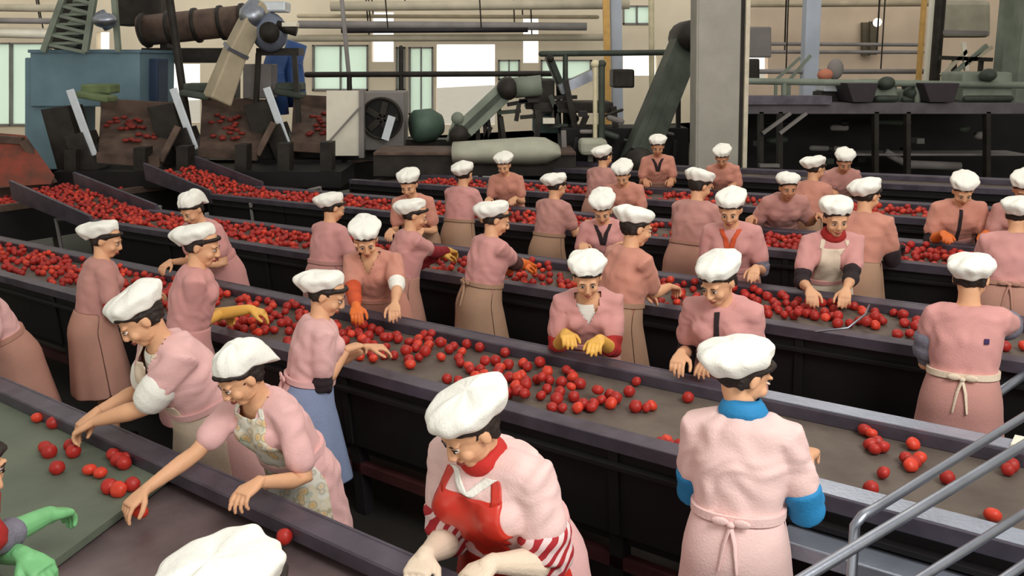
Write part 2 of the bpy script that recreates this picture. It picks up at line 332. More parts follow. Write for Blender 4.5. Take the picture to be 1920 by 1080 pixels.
# ---- left: bin tippers feeding the cross conveyor
YB=15.
e=empty('storage_bin',(0,0,0)); tag(e,'large blue-grey sheet steel bin at the upper left','bin')
g=G(); pbox(g,56,97,262,200,YB,1.6); G2o(g,'body',BLUEG,e,bevel=.02); g=G(); pbox(g,46,108,120,318,YB+.1,1.2); G2o(g,'leg_panel',BLUEG,e,bevel=.02); g=G(); pbox(g,52,93,264,99,YB-.04,1.7); G2o(g,'top_rim',mat('blue_grey_rim',s2l(96,124,140),.6),e)
TB=[('left-most tipping bin with aluminium side plate, below the storage bin',0),('middle tipping bin with aluminium side plate and tomatoes inside',192),('right tipping bin with aluminium side plate, beside the white board',366)]
for n_,(lb,dx) in enumerate(TB):
    dy=-dx*.035; sc=1-(n_*.07); Y=13.3+.5*n_
    X=lambda x:(x-150)*sc+150+dx
    YY=lambda y:(y-230)*sc+230+dy
    e=empty('tipping_bin',(0,0,0)); tag(e,lb,'tipping bin')
    g=G(); pbar(g,X(131),YY(168),X(176),YY(292),Y,.125,th=.03); G2o(g,'side_plate',LIGHTP,e,bevel=.01)
    g=G(); pbar(g,X(150),YY(250),X(182),YY(330),Y+.2,.3,th=.5); pbar(g,X(116),YY(200),X(150),YY(325),Y+.35,.42,th=.5); G2o(g,'pivot_frame',DARKM,e,bevel=.01)
    # sloping trough: floor, back and front lip
    a=pq(X(185),YY(292),Y);b=pq(X(300),YY(300),Y);c=pq(X(330),YY(240),Y+.5);d=pq(X(190),YY(205),Y+1.3);f_=pq(X(335),YY(232),Y+1.3)
    g=G(); up=np.array([0,0,.05]); pts=[a,b,c,f_,d]; g.add([p for p in pts]+[p+up for p in pts],[(4,3,2,1,0),(5,6,7,8,9)]+[(i,(i+1)%5,(i+1)%5+5,i+5) for i in range(5)])
    pbar(g,X(182),YY(296),X(300),YY(304),Y-.05,.16,th=.06); pbar(g,X(300),YY(304),X(334),YY(238),Y,.1,Y+.4,.06); pbar(g,X(190),YY(205),X(326),YY(212),Y+1.3,.35,th=.06)
    G2o(g,'trough',RUSTY,e,bevel=.008)
    g=G(); rr=random.Random(n_)
    for i in range(46):
        s_,t_=rr.random(),rr.random()*.9; p=(a*(1-s_)+b*s_)*(1-t_)+(d*(1-s_)+f_*s_)*t_+up*1.6
        if (s_-.45)**2+(t_-.45)**2<.13: g.ell(p+[0,0,rr.random()*.05],(.06,.05,.03),0,None,8)
    G2o(g,'tomato_residue',mat('dull_red_tomato_pulp',s2l(132,44,36),.6,0,.3,6),e,True)['kind']='stuff'
    g=G(); pbox(g,X(150),YY(158),X(206),YY(176),Y+.5,.4); pbar(g,X(152),YY(176),X(212),YY(186),Y+.45,.1,th=.4); G2o(g,'drive_cover',DKGREEN if n_ else mat('mossy_green_cover',s2l(104,120,84),.8,0,.2,6),e,bevel=.03)
g=G()
e=empty('machine_plinth',(0,0,0)); tag(e,'long black machine base below the three tipping bins','machine frame')
pbox(g,100,322,640,352,13.0,1.2); G2o(g,'plinth',BLACKP,e)
for x in(120,250,330,440,520,600): g=G(); pbox(g,x,285-x*.03,x+22,330,13.1,.3); G2o(g,'bracket',DARKM,e)
g=G(); pbox(g,170,300,640,332,14.2,1.0); G2o(g,'back_panel',BLACKP,e)
# red chute at the far left
e=empty('feed_chute',(0,0,0)); tag(e,'rusty red feed chute at the left edge under the storage bin','chute')
g=G(); a=[pq(-30,262,13),pq(40,268,13),pq(95,345,12.4),pq(-30,352,12.4)]; d=np.array([0,.15,.1]); g.add(a+[p+d for p in a],[(0,1,2,3),(7,6,5,4),(0,4,5,1),(1,5,6,2),(2,6,7,3),(3,7,4,0)]); G2o(g,'chute_plate',mat('rust_red_plate',s2l(146,66,50),.7,0,.35,5,col2=s2l(96,60,48)),e)
g=G(); pbar(g,-30,258,44,264,13,.1); pbar(g,44,264,100,345,12.9,.1); G2o(g,'edge_frame',RUSTY,e)
# lattice tower + upper machinery, upper left
e=empty('elevator_tower',(0,0,0)); tag(e,'dark latticed bucket elevator rising above the storage bin','elevator')
g=G(); pbar(g,128,-30,82,97,14.8,.09); pbar(g,180,-30,160,97,14.8,.09); pbar(g,212,-30,222,97,14.8,.08); 
for i in range(6): pbar(g,121-i*7.5,-8+i*18,176-i*3,8+i*18,14.8,.05); pbar(g,121-i*7.5,-8+i*18,172-i*3,-10+i*18,14.85,.04)
G2o(g,'lattice',GRGREEN,e)
g=G(); pbar(g,155,-30,125,97,15.4,.42,th=.4); G2o(g,'belt_casing',DARKM,e)
for i in range(5): g=G(); g.ell(pq(150-i*5,4+i*20,15.1),(.12,.1,.06)); G2o(g,'bucket',GRGREEN,e,True)
g=G(); ppipe(g,186,24,206,52,14.6,.10); g.ell(pq(196,38,14.5),(.2,.15,.12)); G2o(g,'motor',GALV,e,True)
e=empty('rotary_screen',(0,0,0)); tag(e,'long brown horizontal drum screen in the upper left behind the dark post','machine')
g=G(); ppipe(g,265,58,460,38,16.5,.27,n=20); G2o(g,'drum',RUSTY,e,True)
for x in(270,318,366,414,455): g=G(); ppipe(g,x,58-(x-265)*.1,x+6,57.4-(x-265)*.1,16.5,.31,n=20); G2o(g,'hoop',DARKM,e,True)
for x in(300,430): g=G(); pbox(g,x,65,x+12,190,16.5,.3); G2o(g,'leg',DARKM,e)
g=G(); pbox(g,215,-10,300,48,16.8,.6); G2o(g,'hopper',DARKM,e,bevel=.03)
g=G(); pbox(g,265,90,430,118,16.6,.4); G2o(g,'crossbeam',DARKM,e)
e=empty('discharge_duct',(0,0,0)); tag(e,'beige sheet duct slanting down between the drum screen and the blue drums','duct')
g=G(); g.tube([pq(496,10,14.6),pq(472,38,14.5),pq(440,100,14.3),pq(406,190,14.1)],[.17,.22,.22,.26],4,cap=False,hint=(.5,1,.3)); G2o(g,'duct_body',DUCT,e,bevel=.03)
g=G(); g.tube([pq(444,92,14.3),pq(441,98,14.3)],.25,4,cap=False,hint=(.5,1,.3)); G2o(g,'flange',GALV,e)
g=G(); g.tube([pq(478,22,14.55),pq(474,30,14.5)],[.2,.22],14); G2o(g,'flange',GALV,e,True)
e=empty('blower',(0,0,0)); tag(e,'grey-blue blower housing at the top of the slanting duct','blower')
g=G(); g.ell(pq(505,60,14.6),(.3,.25,.32),n=20); G2o(g,'housing',mat('grey_blue_casting',s2l(116,124,142),.5,.3,.2,6),e,True)
g=G(); ppipe(g,505,60,505,62,14.2,.16,14.35,n=16); G2o(g,'intake',DARKM,e,True); g=G(); pbox(g,470,2,535,22,14.5,.4); G2o(g,'top_cover',LIGHTP,e,bevel=.03); g=G(); ppipe(g,520,48,556,58,14.5,.09); G2o(g,'motor',DARKM,e,True); g=G(); pbox(g,528,42,556,50,14.4,.2); G2o(g,'motor_cap',WHITEP,e,bevel=.01)
g=G(); pbox(g,480,90,560,104,14.7,.4); pbar(g,485,100,478,230,14.7,.08); pbar(g,552,100,560,230,14.7,.08); G2o(g,'stand',DARKM,e)
for x,y0,y1,Y,lb in((522,98,215,15.6,'blue drum on the left of the pair below the blower'),(557,80,200,15.9,'taller blue drum on the right of the pair below the blower')):
    g=G(); a=pq(x,y1,Y);b=pq(x,y0,Y); h=b[2]-a[2]
    g.tube([a,a+[0,0,h*.3],a+[0,0,h*.33],a+[0,0,h*.36],a+[0,0,h*.66],a+[0,0,h*.69],a+[0,0,h*.72],b],[.19,.19,.2,.19,.19,.2,.19,.18],20,cap=False); thing('blue_drum',g,BLUEB,lb,'drum',smooth=True)
g=G(); pbox(g,455,120,508,185,15.0,.5); thing('control_cabinet',g,GREYB,'small grey cabinet right of the slanting duct','cabinet',bevel=.02)
g=G(); pbox(g,262,110,296,195,15.4,.5); thing('blue_figure_block',g,mat('dark_blue_paint',s2l(44,62,88),.6),'dark blue block standing in for a blue-clad figure right of the storage bin','cabinet',bevel=.03)  # plain box in place of a possible worker in blue
# white board, fan, green drum
e=empty('white_board',(0,0,0)); tag(e,'white board with a diagonal crack line left of the round fan','board')
g=G(); pbox(g,612,170,678,292,13.9,.06); G2o(g,'panel',WHITEP,e); g=G(); pbar(g,676,200,615,268,13.85,.03); pbox(g,673,168,682,296,13.85,.12); G2o(g,'brace',GREYB,e)
e=empty('fan_housing',(0,0,0)); tag(e,'dark grey box with a big round fan opening','fan')
g=G(); pbox(g,684,172,757,282,14.2,.7); G2o(g,'box',GREYB,e,bevel=.02)
c=pq(716,222,14.15); a=np.linspace(0,2*PI,28,endpoint=False)
g=G(); rr=[c+np.stack([np.cos(a)*r,np.full(28,y),np.sin(a)*r],1) for r,y in((.29,.1),(.31,-.06),(.34,-.06),(.34,.1))]; g.loft(rr,closed=False); G2o(g,'fan_ring',DARKM,e,True)
g=G(); rr=[c+np.stack([np.cos(a)*r,np.full(28,.02),np.sin(a)*r],1) for r in(.3,.02)]; g.loft(rr,closed=False); G2o(g,'fan_back',BLACKP,e)
for i in range(5):
    t=i*2*PI/5; g=G(); R_=np.array([[math.cos(t),0,-math.sin(t)],[0,1,0],[math.sin(t),0,math.cos(t)]]); g.box(c+R_@np.array([.15,-.02,0]),(.24,.02,.1),0,R_); G2o(g,'blade',DARKM,e)
g=G(); pbar(g,735,218,722,262,13.9,.12,th=.03); thing('bent_sheet',g,LIGHTP,'pale bent metal sheet leaning in front of the round fan','sheet')
g=G(); a_=pq(772,238,14.4); b_=pq(828,232,14.6); g.tube([a_,a_*.85+b_*.15,a_*.3+b_*.7,b_],[.2,.27,.27,.16],20,cap=False); thing('green_motor',g,mat('dark_green_paint',s2l(78,100,88),.6,.1,.2,5),'dark green rounded motor right of the fan','motor',smooth=True)
# inclined conveyors
def incl(x0,y0,x1,y1,Y0,Y1,w,lb,m=GRGREEN):
    e=empty('inclined_conveyor',(0,0,0)); tag(e,lb,'conveyor')
    g=G(); pbar(g,x0,y0,x1,y1,Y0,w,Y1,.5); G2o(g,'bed',m,e,bevel=.01)
    g=G(); pbar(g,x0,y0,x1,y1,Y0-.28,w*.28,Y1-.28,.05); G2o(g,'side_rail',DKGREEN,e)
    a=pq(x0,y0,Y0);b=pq(x1,y1,Y1)
    g=G(); g.tube([b+[0,-.35,0],b+[0,.35,0]],w*.6,14); G2o(g,'head_roller',DARKM,e,True)
    g=G(); g.tube([a+[0,-.35,0],a+[0,.35,0]],w*.5,14); G2o(g,'tail_roller',DARKM,e,True)
    for t in(.35,.8):
        p=a*(1-t)+b*t; g=G(); g.box((p[0],p[1],p[2]/2),(.07,.07,p[2])); G2o(g,'leg',DARKM,e)
    return e
incl(862,250,952,165,13.6,14.2,.3,'short grey-green inclined conveyor in front of the brightest window')
incl(1195,300,1290,70,12.8,14,.42,'steep dark conveyor rising behind the concrete column',DKGREEN)
incl(1030,110,1075,220,15,15.2,.12,'thin dark strut conveyor below the green rail',DKGREEN)
g=G()
for x in(840,852): ppipe(g,x,262,x+14,222,13.4,.03)
g.ell(pq(858,222,13.4),(.1,.08,.1)); thing('valve',g,GRGREEN,'small grey valve at the foot of the short inclined conveyor','valve',smooth=True)
e=empty('peeler_machine',(0,0,0)); tag(e,'dark cluttered machine between the inclined conveyor and the ivory pipe','machine')
g=G(); pbox(g,985,150,1040,205,14.2,.8); pbox(g,1000,192,1150,212,14,.8); G2o(g,'body',DARKM,e,bevel=.02)
g=G(); ppipe(g,965,165,1015,160,13.9,.16,n=16); G2o(g,'drum',GRGREEN,e,True)
g=G(); pbox(g,1000,215,1050,250,14.2,.6); G2o(g,'tank',mat('dark_teal_tank',s2l(70,92,88),.6),e,bevel=.02)
for x0,y0,x1,y1 in((1060,150,1085,270),(1100,215,1075,275),(1150,200,1160,290),(1010,205,1005,280)): g=G(); pbar(g,x0,y0,x1,y1,13.8,.09); G2o(g,'leg',DARKM,e)
g=G(); pbar(g,1050,168,1110,140,14.3,.16,th=.4); G2o(g,'chute',GALV,e); g=G(); pbox(g,1018,222,1040,232,13.7,.2); G2o(g,'label_plate',WHITEP,e)
g=G(); pbox(g,1150,130,1190,165,13.9,.5); G2o(g,'gearbox',DARKM,e,bevel=.03)
for x,lb in((1116,'left ivory standpipe of the pair beside the dark machine'),(1128,'dark green standpipe touching the ivory one')):
    g=G(); ppipe(g,x,122,x,285,13.2,.035 if x<1120 else .05); g.ell(pq(x,120,13.2),(.07,.06,.06)); thing('standpipe',g,MATS['ivory_pipe_paint'] if x<1120 else DKGREEN,lb,'pipe',smooth=True)
g=G(); cs=[]
for t in np.linspace(0,1,9):
    x=850+198*t; c=pq(x,286-4*t,12.6); hh=.2*(.75+.35*t)*(1 if t<.8 else math.cos((t-.8)/.2*1.2)); a=np.linspace(0,2*PI,20,endpoint=False)
    cs.append(c+np.stack([np.zeros(20),np.cos(a)*.45,np.sin(a)*max(hh,.03)],1))
g.loft(cs); thing('domed_cover',g,PALEC,'long pale domed cover behind the far workers, left of the column','cover',smooth=True)
e=empty('cover_conveyor',(0,0,0)); tag(e,'low dark conveyor under the long pale cover','conveyor'); g=G(); pbox(g,700,290,1080,330,12.5,.9); pbox(g,560,262,860,300,14.6,.4); G2o(g,'frame',DARKM,e); g=G(); pbox(g,700,286,1080,291,12.45,1.0); G2o(g,'top_edge',RUSTY,e)
g=G(); pbox(g,1088,262,1140,292,12.8,.4); thing('white_tub',g,PALEC,'pale tub at the foot of the ivory standpipe','tub',bevel=.06)
e=empty('machine_row',(0,0,0)); tag(e,'low dark row of machinery behind the far workers left of the column','machine')
g=G(); pbox(g,1052,240,1292,318,13.6,.8); G2o(g,'body',BLACKP,e,bevel=.02)
rm=random.Random(5)
for i in range(26):
    x=1050+rm.random()*225; y=205+rm.random()*85; g=G(); r_=.02+rm.random()*.05
    if i%3==0: ppipe(g,x,y,x+rm.uniform(10,45),y+rm.uniform(-14,14),13.3,r_*.7)
    elif i%3==1: pbar(g,x,y,x+rm.uniform(-8,8),y+rm.uniform(25,60),13.25,.04+r_*.5)
    else: pbox(g,x,y,x+rm.uniform(8,22),y+rm.uniform(6,16),13.3,.2)
    G2o(g,('pipe','upright','box')[i%3],(GREYB,STEELD,DARKM,DKGREEN,PALEC)[rm.randrange(5)],e)
for i in range(16):
    x=880+rm.random()*170; y=170+rm.random()*75; g=G()
    if i%2: pbar(g,x,y,x+rm.uniform(-14,14),y+rm.uniform(18,50),13.9,.07)
    else: pbar(g,x,y,x+rm.uniform(15,50),y+rm.uniform(-8,8),13.95,.06)
    G2o(g,('strut','crossbar')[i%2==0],(DKGREEN,STEELD,DARKM,DARKM)[rm.randrange(4)],e)
# ---- right: machine platform
e=empty('machine_platform',(0,0,0)); tag(e,'raised platform with dark machinery along the right, behind the far workers','platform')
g=G(); pbox(g,1380,193,1930,214,13.0,1.8); G2o(g,'deck_beam',mat('purple_grey_beam',s2l(98,94,98),.6,.2,.25,4),e,bevel=.01)
g=G(); pbox(g,1380,180,1560,196,12.9,.3); G2o(g,'deck_edge',STEELP,e)
for x in(1424,1460,1640,1700,1850): g=G(); pbox(g,x,210,x+8,345,13.0,.12); G2o(g,'post',DARKM,e)
for x0,x1 in((1430,1482),(1462,1512)): g=G(); pbar(g,x0,250,x1,212,12.95,.05); G2o(g,'brace',GREYB,e)
g=G(); pbox(g,1425,308,1462,314,12.9,.1); G2o(g,'step',GREYB,e)
for k_,(x0,x1,lb) in enumerate(((1588,1648,'left dark trapezoid hopper on the platform'),(1732,1800,'right dark trapezoid hopper on the platform'))):
    c0=[pq(x0+12,192,12.9),pq(x1-12,192,12.9),pq(x1,156,12.9),pq(x0,156,12.9)]; d=np.array([0,.8,0]); g=G(); g.add(c0+[p+d for p in c0],[(0,1,2,3),(7,6,5,4),(0,4,5,1),(1,5,6,2),(2,6,7,3),(3,7,4,0)]); thing('dark_hopper',g,mat('dark_plum_paint',s2l(52,44,52),.6),lb,'hopper',bevel=.01)
for x0,y0,x1,y1,Y,lb in((1640,150,1684,193,13.1,'narrow grey-green machine housing between the two dark hoppers'),(1805,135,1900,193,13.2,'wide grey-green machine housing right of the dark hoppers'),(1690,168,1728,194,13.3,'low grey-green gearbox left of the right dark hopper')):
    e2=empty('machine_housing',(0,0,0)); tag(e2,lb,'machine housing'); g=G(); pbox(g,x0,y0,x1,y1,Y,.7,sl=.15); G2o(g,'casing',GRGREEN,e2,bevel=.04)
    g=G(); g.ell(pq((x0+x1)/2,y0+6,Y),(.12,.14,.1)); ppipe(g,x0+6,y1-8,x1-6,y1-8,Y-.02,.05); G2o(g,'fittings',DKGREEN,e2,True)
e=empty('processing_machine',(0,0,0)); tag(e,'black processing machine filling the space below the platform','machine')
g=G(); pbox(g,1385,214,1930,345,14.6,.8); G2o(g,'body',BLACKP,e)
for i in range(18):
    x=1400+random.random()*500; y=226+random.random()*90; g=G(); r_=.03+random.random()*.05
    if i%3==0: ppipe(g,x,y,x+20+random.random()*50,y+random.uniform(-4,4),13.9,r_*.8)
    elif i%3==1: g.ell(pq(x,y,13.9),(r_*1.6,r_,r_))
    else: pbox(g,x,y,x+14,y+10,13.9,.2)
    G2o(g,('pipe','valve','box')[i%3],(GREYB,STEELD,DARKM,DKGREEN)[i%4],e,True if i%3<2 else False)
g=G(); ppipe(g,1660,285,1700,308,13.6,.06); ppipe(g,1700,308,1800,312,13.6,.07); G2o(g,'bent_pipe',GREYB,e,True)
g=G(); pbox(g,1600,288,1920,292,13.5,.5); G2o(g,'shelf',GREYB,e)
g=G(); pbox(g,1385,50,1447,108,16,.6); g.box((pq(1400,80,16)[0],16.3,.9),(.1,.1,1.9)); thing('duct_box',g,GREYB,'grey box on the platform right beside the concrete column','box',bevel=.03)
g=G(); pbox(g,1383,110,1425,150,15,.6); g.box((pq(1400,80,15)[0],15.3,.9),(.1,.1,1.9)); thing('dark_box',g,DARKM,'dark box below the grey box beside the concrete column','box',bevel=.03)
for x0,y0,x1,y1,lb in((1455,150,1500,108,'left thin diagonal strut right of the dark box'),(1480,150,1520,104,'right thin diagonal strut before the blue-grey column')): 
    g=G(); pbar(g,x0,y0,x1,y1,15.5,.05); a_=pq(x0,y0,15.5); g.box((a_[0],a_[1],a_[2]/2),(.05,.05,a_[2])); thing('diagonal_strut',g,GRGREEN,lb,'strut')
e=empty('wall_hatch',(0,0,0)); tag(e,'dark open hatch high on the pink wall','hatch'); g=G(); pbox(g,1618,42,1632,104,23.8,.15); pbox(g,1632,40,1644,103,23.7,.1); G2o(g,'shutter',mat('olive_shutter',s2l(92,84,68),.7),e)
e=empty('wall_lamp',tuple(pq(1645,42,23.4))); tag(e,'small round glowing lamp beside the hatch on the pink wall','lamp')
lm=bpy.data.materials.new('lamp_glow'); lm.use_nodes=True; lb_=lm.node_tree.nodes['Principled BSDF']; lb_.inputs['Emission Color'].default_value=(1,.95,.8,1); lb_.inputs['Emission Strength'].default_value=3
g=G(); g.ell((0,0,0),(.11,.1,.11)); G2o(g,'globe',lm,e,True); g=G(); g.tube([(0,.1,0),(0,.4,0)],.03,8); G2o(g,'bracket',DARKM,e)
e=empty('placeholder',(0,0,0)); tag(e,'grey rounded grinder with an orange cover left of the dark hoppers','machine'); g=G(); g.ell(pq(1566,130,13.6),(.13,.1,.16)); G2o(g,'body',GREYB,e,True); g=G(); g.ell(pq(1547,140,13.5),(.12,.1,.09)); G2o(g,'cover',mat('terracotta_cover',s2l(190,120,96),.7),e,True); g=G(); pbox(g,1545,156,1588,172,13.4,.4); G2o(g,'tray',LIGHTP,e,bevel=.02); g=G(); pbox(g,1540,172,1600,192,13.5,.4); G2o(g,'base',DARKM,e,bevel=.02)  # machinery bits built in place of an unclear leaning figure
e=empty('pipe_tangle',(0,0,0)); tag(e,'tangle of slanting conveyor frames at the upper right','conveyor frame')
for x in(1790,1840): a_=pq(x,110,16.1); g=G(); g.box((a_[0],a_[1],a_[2]/2),(.07,.07,a_[2])); G2o(g,'leg',DARKM,e)
for x0,y0,x1,y1,m in((1765,142,1812,95,BEAMM),(1780,145,1850,85,GRGREEN),(1806,80,1812,132,WHITEP),(1815,118,1860,88,BEAMM),(1770,60,1850,62,GREYB),(1762,108,1860,112,DARKM)): g=G(); pbar(g,x0,y0,x1,y1,16,.07); G2o(g,'bar',m,e)
g=G(); pbox(g,1765,0,1860,70,20,.5); thing('grey_tank',g,mat('olive_grey_tank',s2l(136,132,116),.7,0,.15,3),'big olive-grey tank in the upper right corner','tank',bevel=.1)
# ---- cross conveyor with chutes down to the tables
e=empty('cross_conveyor',(0,0,0)); tag(e,'long conveyor crossing at the back left, heaped with tomatoes','conveyor')
def ubox(g,u0,u1,v0,v1,z0,z1,mi=0):
    c=UV((u0+u1)/2,(v0+v1)/2,(z0+z1)/2); R_=np.array([[U[0],V[0],0],[U[1],V[1],0],[0,0,1]]); g.box(c,(abs(u1-u0),abs(v1-v0),z1-z0),mi,R_)
CU=np.array([[-12.72,4.79],[-11.96,9.76]]) # front top edge
ca=math.atan2(CU[1][0]-CU[0][0],CU[1][1]-CU[0][1]); D2_=nrm(U*(CU[1][0]-CU[0][0])+V*(CU[1][1]-CU[0][1])); D2_=D2_[:2]; N2=np.array([-D2_[1],D2_[0]]); P0_=U*CU[0][0]+V*CU[0][1]
def cbox(g,a0,a1,n0,n1,z0,z1):
    p=P0_+D2_*(a0+a1)/2+N2*(n0+n1)/2; R_=np.array([[D2_[0],N2[0],0],[D2_[1],N2[1],0],[0,0,1]]); g.box((p[0],p[1],(z0+z1)/2),(a1-a0,n1-n0,z1-z0),0,R_)
g=G(); cbox(g,-5,8.5,0,.1,.8,.9); cbox(g,-5,8.5,1.3,1.42,.8,1.0); G2o(g,'rim',RUSTY,e,bevel=.01)
g=G(); cbox(g,-5,8.5,.1,1.3,.8,.84); G2o(g,'belt',mat('dark_red_stained_belt',s2l(110,70,58),.6,0,.3,4),e)
g=G(); cbox(g,-5,8.5,.02,.06,.35,.8); G2o(g,'side_panel',BLACKP,e)
for i in range(8): g=G(); cbox(g,-4.5+i*1.7,-4.4+i*1.7,.04,.12,0,.8); G2o(g,'leg',DARKM,e)
CHUTES=[]
for t,lb in((2,'chute feeding tomatoes onto the second table at the left edge'),(3,'chute feeding tomatoes onto the third table'),(4,'chute feeding tomatoes onto the fourth table')):
    v0,v1=TABLES[t]; u1=TU[t][0]+.1; u0=-11.9
    e=empty('feed_chute',tuple(UV(u1,(v0+v1)/2)),A); tag(e,lb,'chute'); L=u1-u0; W=v1-v0
    g=G(); g.add([(-L,-W/2,1.12),(-L,W/2,1.12),(0,W/2,.86),(0,-W/2,.86),(-L,-W/2,1.08),(-L,W/2,1.08),(0,W/2,.82),(0,-W/2,.82)],[(0,3,2,1),(4,5,6,7),(0,1,5,4),(1,2,6,5),(2,3,7,6),(3,0,4,7)]); G2o(g,'slide',RUSTY,e)
    for s_ in(-1,1):
        g=G(); y=s_*W/2; g.add([(-L,y-.02,1.3),(-L,y+.02,1.3),(0,y+.02,.98),(0,y-.02,.98),(-L,y-.02,1.05),(-L,y+.02,1.05),(0,y+.02,.8),(0,y-.02,.8)],[(0,3,2,1),(4,5,6,7),(0,1,5,4),(1,2,6,5),(2,3,7,6),(3,0,4,7)]); G2o(g,'side_wall',STEELP,e)
    CHUTES.append((u0,u1,v0,v1))
# bench frames between the tables
for (x0,y0,x1,y1,z0),lb in (((105,412,300,388,.8),'grey tubular frame between the first two chutes'),((470,383,600,352,.8),'grey tubular frame between the third and fourth tables at their left ends')):
    a=at_z(x0,y0,.85); b=at_z(x1,y1,.85); e=empty('tube_frame',(a[0],a[1],0)); o_=np.array([a[0],a[1],0]); tag(e,lb,'pipe frame')
    g=G(); g.tube([a-o_,b-o_],.025,8); G2o(g,'top_bar',GREYB,e,True)
    for p in(a,b,(a+b)/2): g=G(); g.tube([p-o_,(p-o_)*[1,1,0]],.022,8); G2o(g,'leg',GREYB,e,True)
def ext(a,b,f=.5): return a-(b-a)*f,b+(b-a)*f
def posts(a,b,r,e,ts):
    for t_ in ts: p=a*(1-t_)+b*t_; g=G(); g.tube([p,[p[0],p[1],.01]],r,10); G2o(g,'post',GALV,e,True)
# handrails in the foreground, right
e=empty('stair_handrail',(0,0,0)); tag(e,'galvanised pipe handrail with a bent end and post, lower right','handrail')
p0=at_y(1603,985,1.98)*[1,1,0]+[0,0,.01];p1=at_y(1603,985,1.98); p2=at_y(1650,948,2.05); p3=at_y(1930,775,2.5); p3=p3+(p3-p2)*.6
g=G(); g.tube([p0,p1,p1*.7+p2*.3+[0,0,.012],p2,p3],.0135,12); G2o(g,'rail',GALV,e,True)
e=empty('stair_handrail',(0,0,0)); tag(e,'bright lower pipe of the handrail running to the bottom edge at the right','handrail')
a_,b_=ext(at_y(1480,1100,1.75),at_y(1940,822,2.3)); g=G(); g.tube([a_,b_],.0145,12); G2o(g,'rail',GALV,e,True); posts(a_,b_,.013,e,(.02,.98))
e=empty('stair_handrail',(0,0,0)); tag(e,'third handrail pipe in the bottom right corner','handrail')
a_,b_=ext(at_y(1700,1100,1.75),at_y(1940,950,2.1),.4); g=G(); g.tube([a_,b_],.012,12); G2o(g,'rail',GALV,e,True); posts(a_,b_,.011,e,(.02,.98)); g=G(); g.tube([at_y(1845,1110,1.8),at_y(1940,1045,1.9)],.012,12); G2o(g,'lower_rail',GALV,e,True)
e=empty('end_rail',(0,0,0)); tag(e,'short bent rail and post beside the worker with grey short sleeves','handrail')
g=G(); q1=at_y(1853,755,3.72); q0=q1*[1,1,0]+[0,0,.01]; g.tube([q0,q1,at_y(1870,738,q0[1]+.02),at_y(1940,690,q0[1]+.3)],.022,10); G2o(g,'rail',GALV,e,True)
# tray and guide rail at the near right end of the second table
e=empty('end_tray',tuple(UV(-.95,2.74)),A); tag(e,'pale galvanised tray fixed below the near rim of the second table at the right','tray')
g=G(); g.box((.5,.02,.76),(1.1,.18,.02)); g.box((.5,-.07,.775),(1.1,.012,.06)); g.box((.95,-.02,.80),(.25,.16,.012)); G2o(g,'pan',mat('pale_blue_steel',s2l(164,172,188),.35,.6,.15,5),e,bevel=.004); g=G(); g.box((.5,.02,.69),(.5,.12,.12)); G2o(g,'bracket',STEELP,e)
e=empty('white_guide',tuple(UV(-.27,3.64)),A); tag(e,'white guide strip on the far rim beyond the handrail','guide strip'); g=G(); g.box((.0,0,.935),(.26,.1,.02)); G2o(g,'strip',WHITEP,e)
g=G(); pts=[at_z(1530,622,.95),at_z(1590,615,1.0),at_z(1622,590,1.02),at_z(1630,572,1.0)]; g.tube(pts,.006,6); thing('wire_hoop',g,GALV,'thin wire hook lying over the third belt in front of the beige apron','wire',smooth=True)

TM=[]
for i in range(4):
    g=G(); a=np.linspace(0,2*PI,16,endpoint=False); rr=[]
    for t in np.linspace(.02,PI-.02,11):
        r=math.sin(t)*(1+.05*np.cos(5*a)*math.sin(t)); z=-math.cos(t)*(.9 if i%2 else 1.15)-.12*math.exp(-((PI-t)/.4)**2)
        rr.append(np.stack([np.cos(a)*r*.029,np.sin(a)*r*.029,np.full(16,z*.027)],1))
    g.loft(rr); TM.append(g.mesh('tomato',[TOM if i<3 else TOM2],True))
rt=random.Random(3); PTS=[]   # (pos, table, key)
def spot(px,py,n=1,t=2,sp=.06):
    for i in range(n):
        c=at_z(px,py,.887); PTS.append((c+np.array([rt.gauss(0,sp) if n>1 else 0,rt.gauss(0,sp) if n>1 else 0,0]),t,'spot'))
def scatter(t,u0,u1,dens,fv0=0,fv1=1,clump=.5):
    v0,v1=TABLES[t]; v0+=.1; v1-=.1; a,b=v0+(v1-v0)*fv0,v0+(v1-v0)*fv1
    n=int(dens*(u1-u0)*(b-a)); k=0
    ph=rt.random()*6
    for i in range(n*3):
        if k>=n: break
        u=rt.uniform(u0,u1); v=rt.uniform(a,b)
        c=.5+.5*math.sin(u*5.1+ph+3*v)*math.sin(v*11+u*2.3+ph)
        if rt.random()<clump*(1-c)**1.0: continue
        k+=1; PTS.append((np.append(UV(u,v)[:2],.887+(.03 if rt.random()<dens/900 else 0)),t,'s'))
for x,y in((70,783),(100,793),(84,838),(92,846),(132,835),(138,846),(107,877),(168,880),(188,886),(212,852),(238,857),(232,868),(222,862),(205,912),(222,918),(248,908),(262,958),(533,1006)): spot(x,y,1,1)
for x,y in((1192,762),(1212,764),(1222,760),(1290,745),(1240,832),(1258,834),(1275,836),(1250,826),(1622,806),(1634,812),(1632,832),(1645,828),(1655,838),(1640,842),(1712,832),(1698,858),(1712,866),(1724,858),(1708,872),(1656,886),(1633,915),(1858,845),(1890,880),(1897,872),(1776,895),(1861,965),(1930,860)): spot(x,y,1,2)
def uvp(x,y,z=.887): p=at_z(x,y,z)[:2]; return p@U,p@V
U960=uvp(960,720)[0]; U1170=uvp(1165,745)[0]; U640=uvp(640,650)[0]; U400=uvp(420,560)[0]
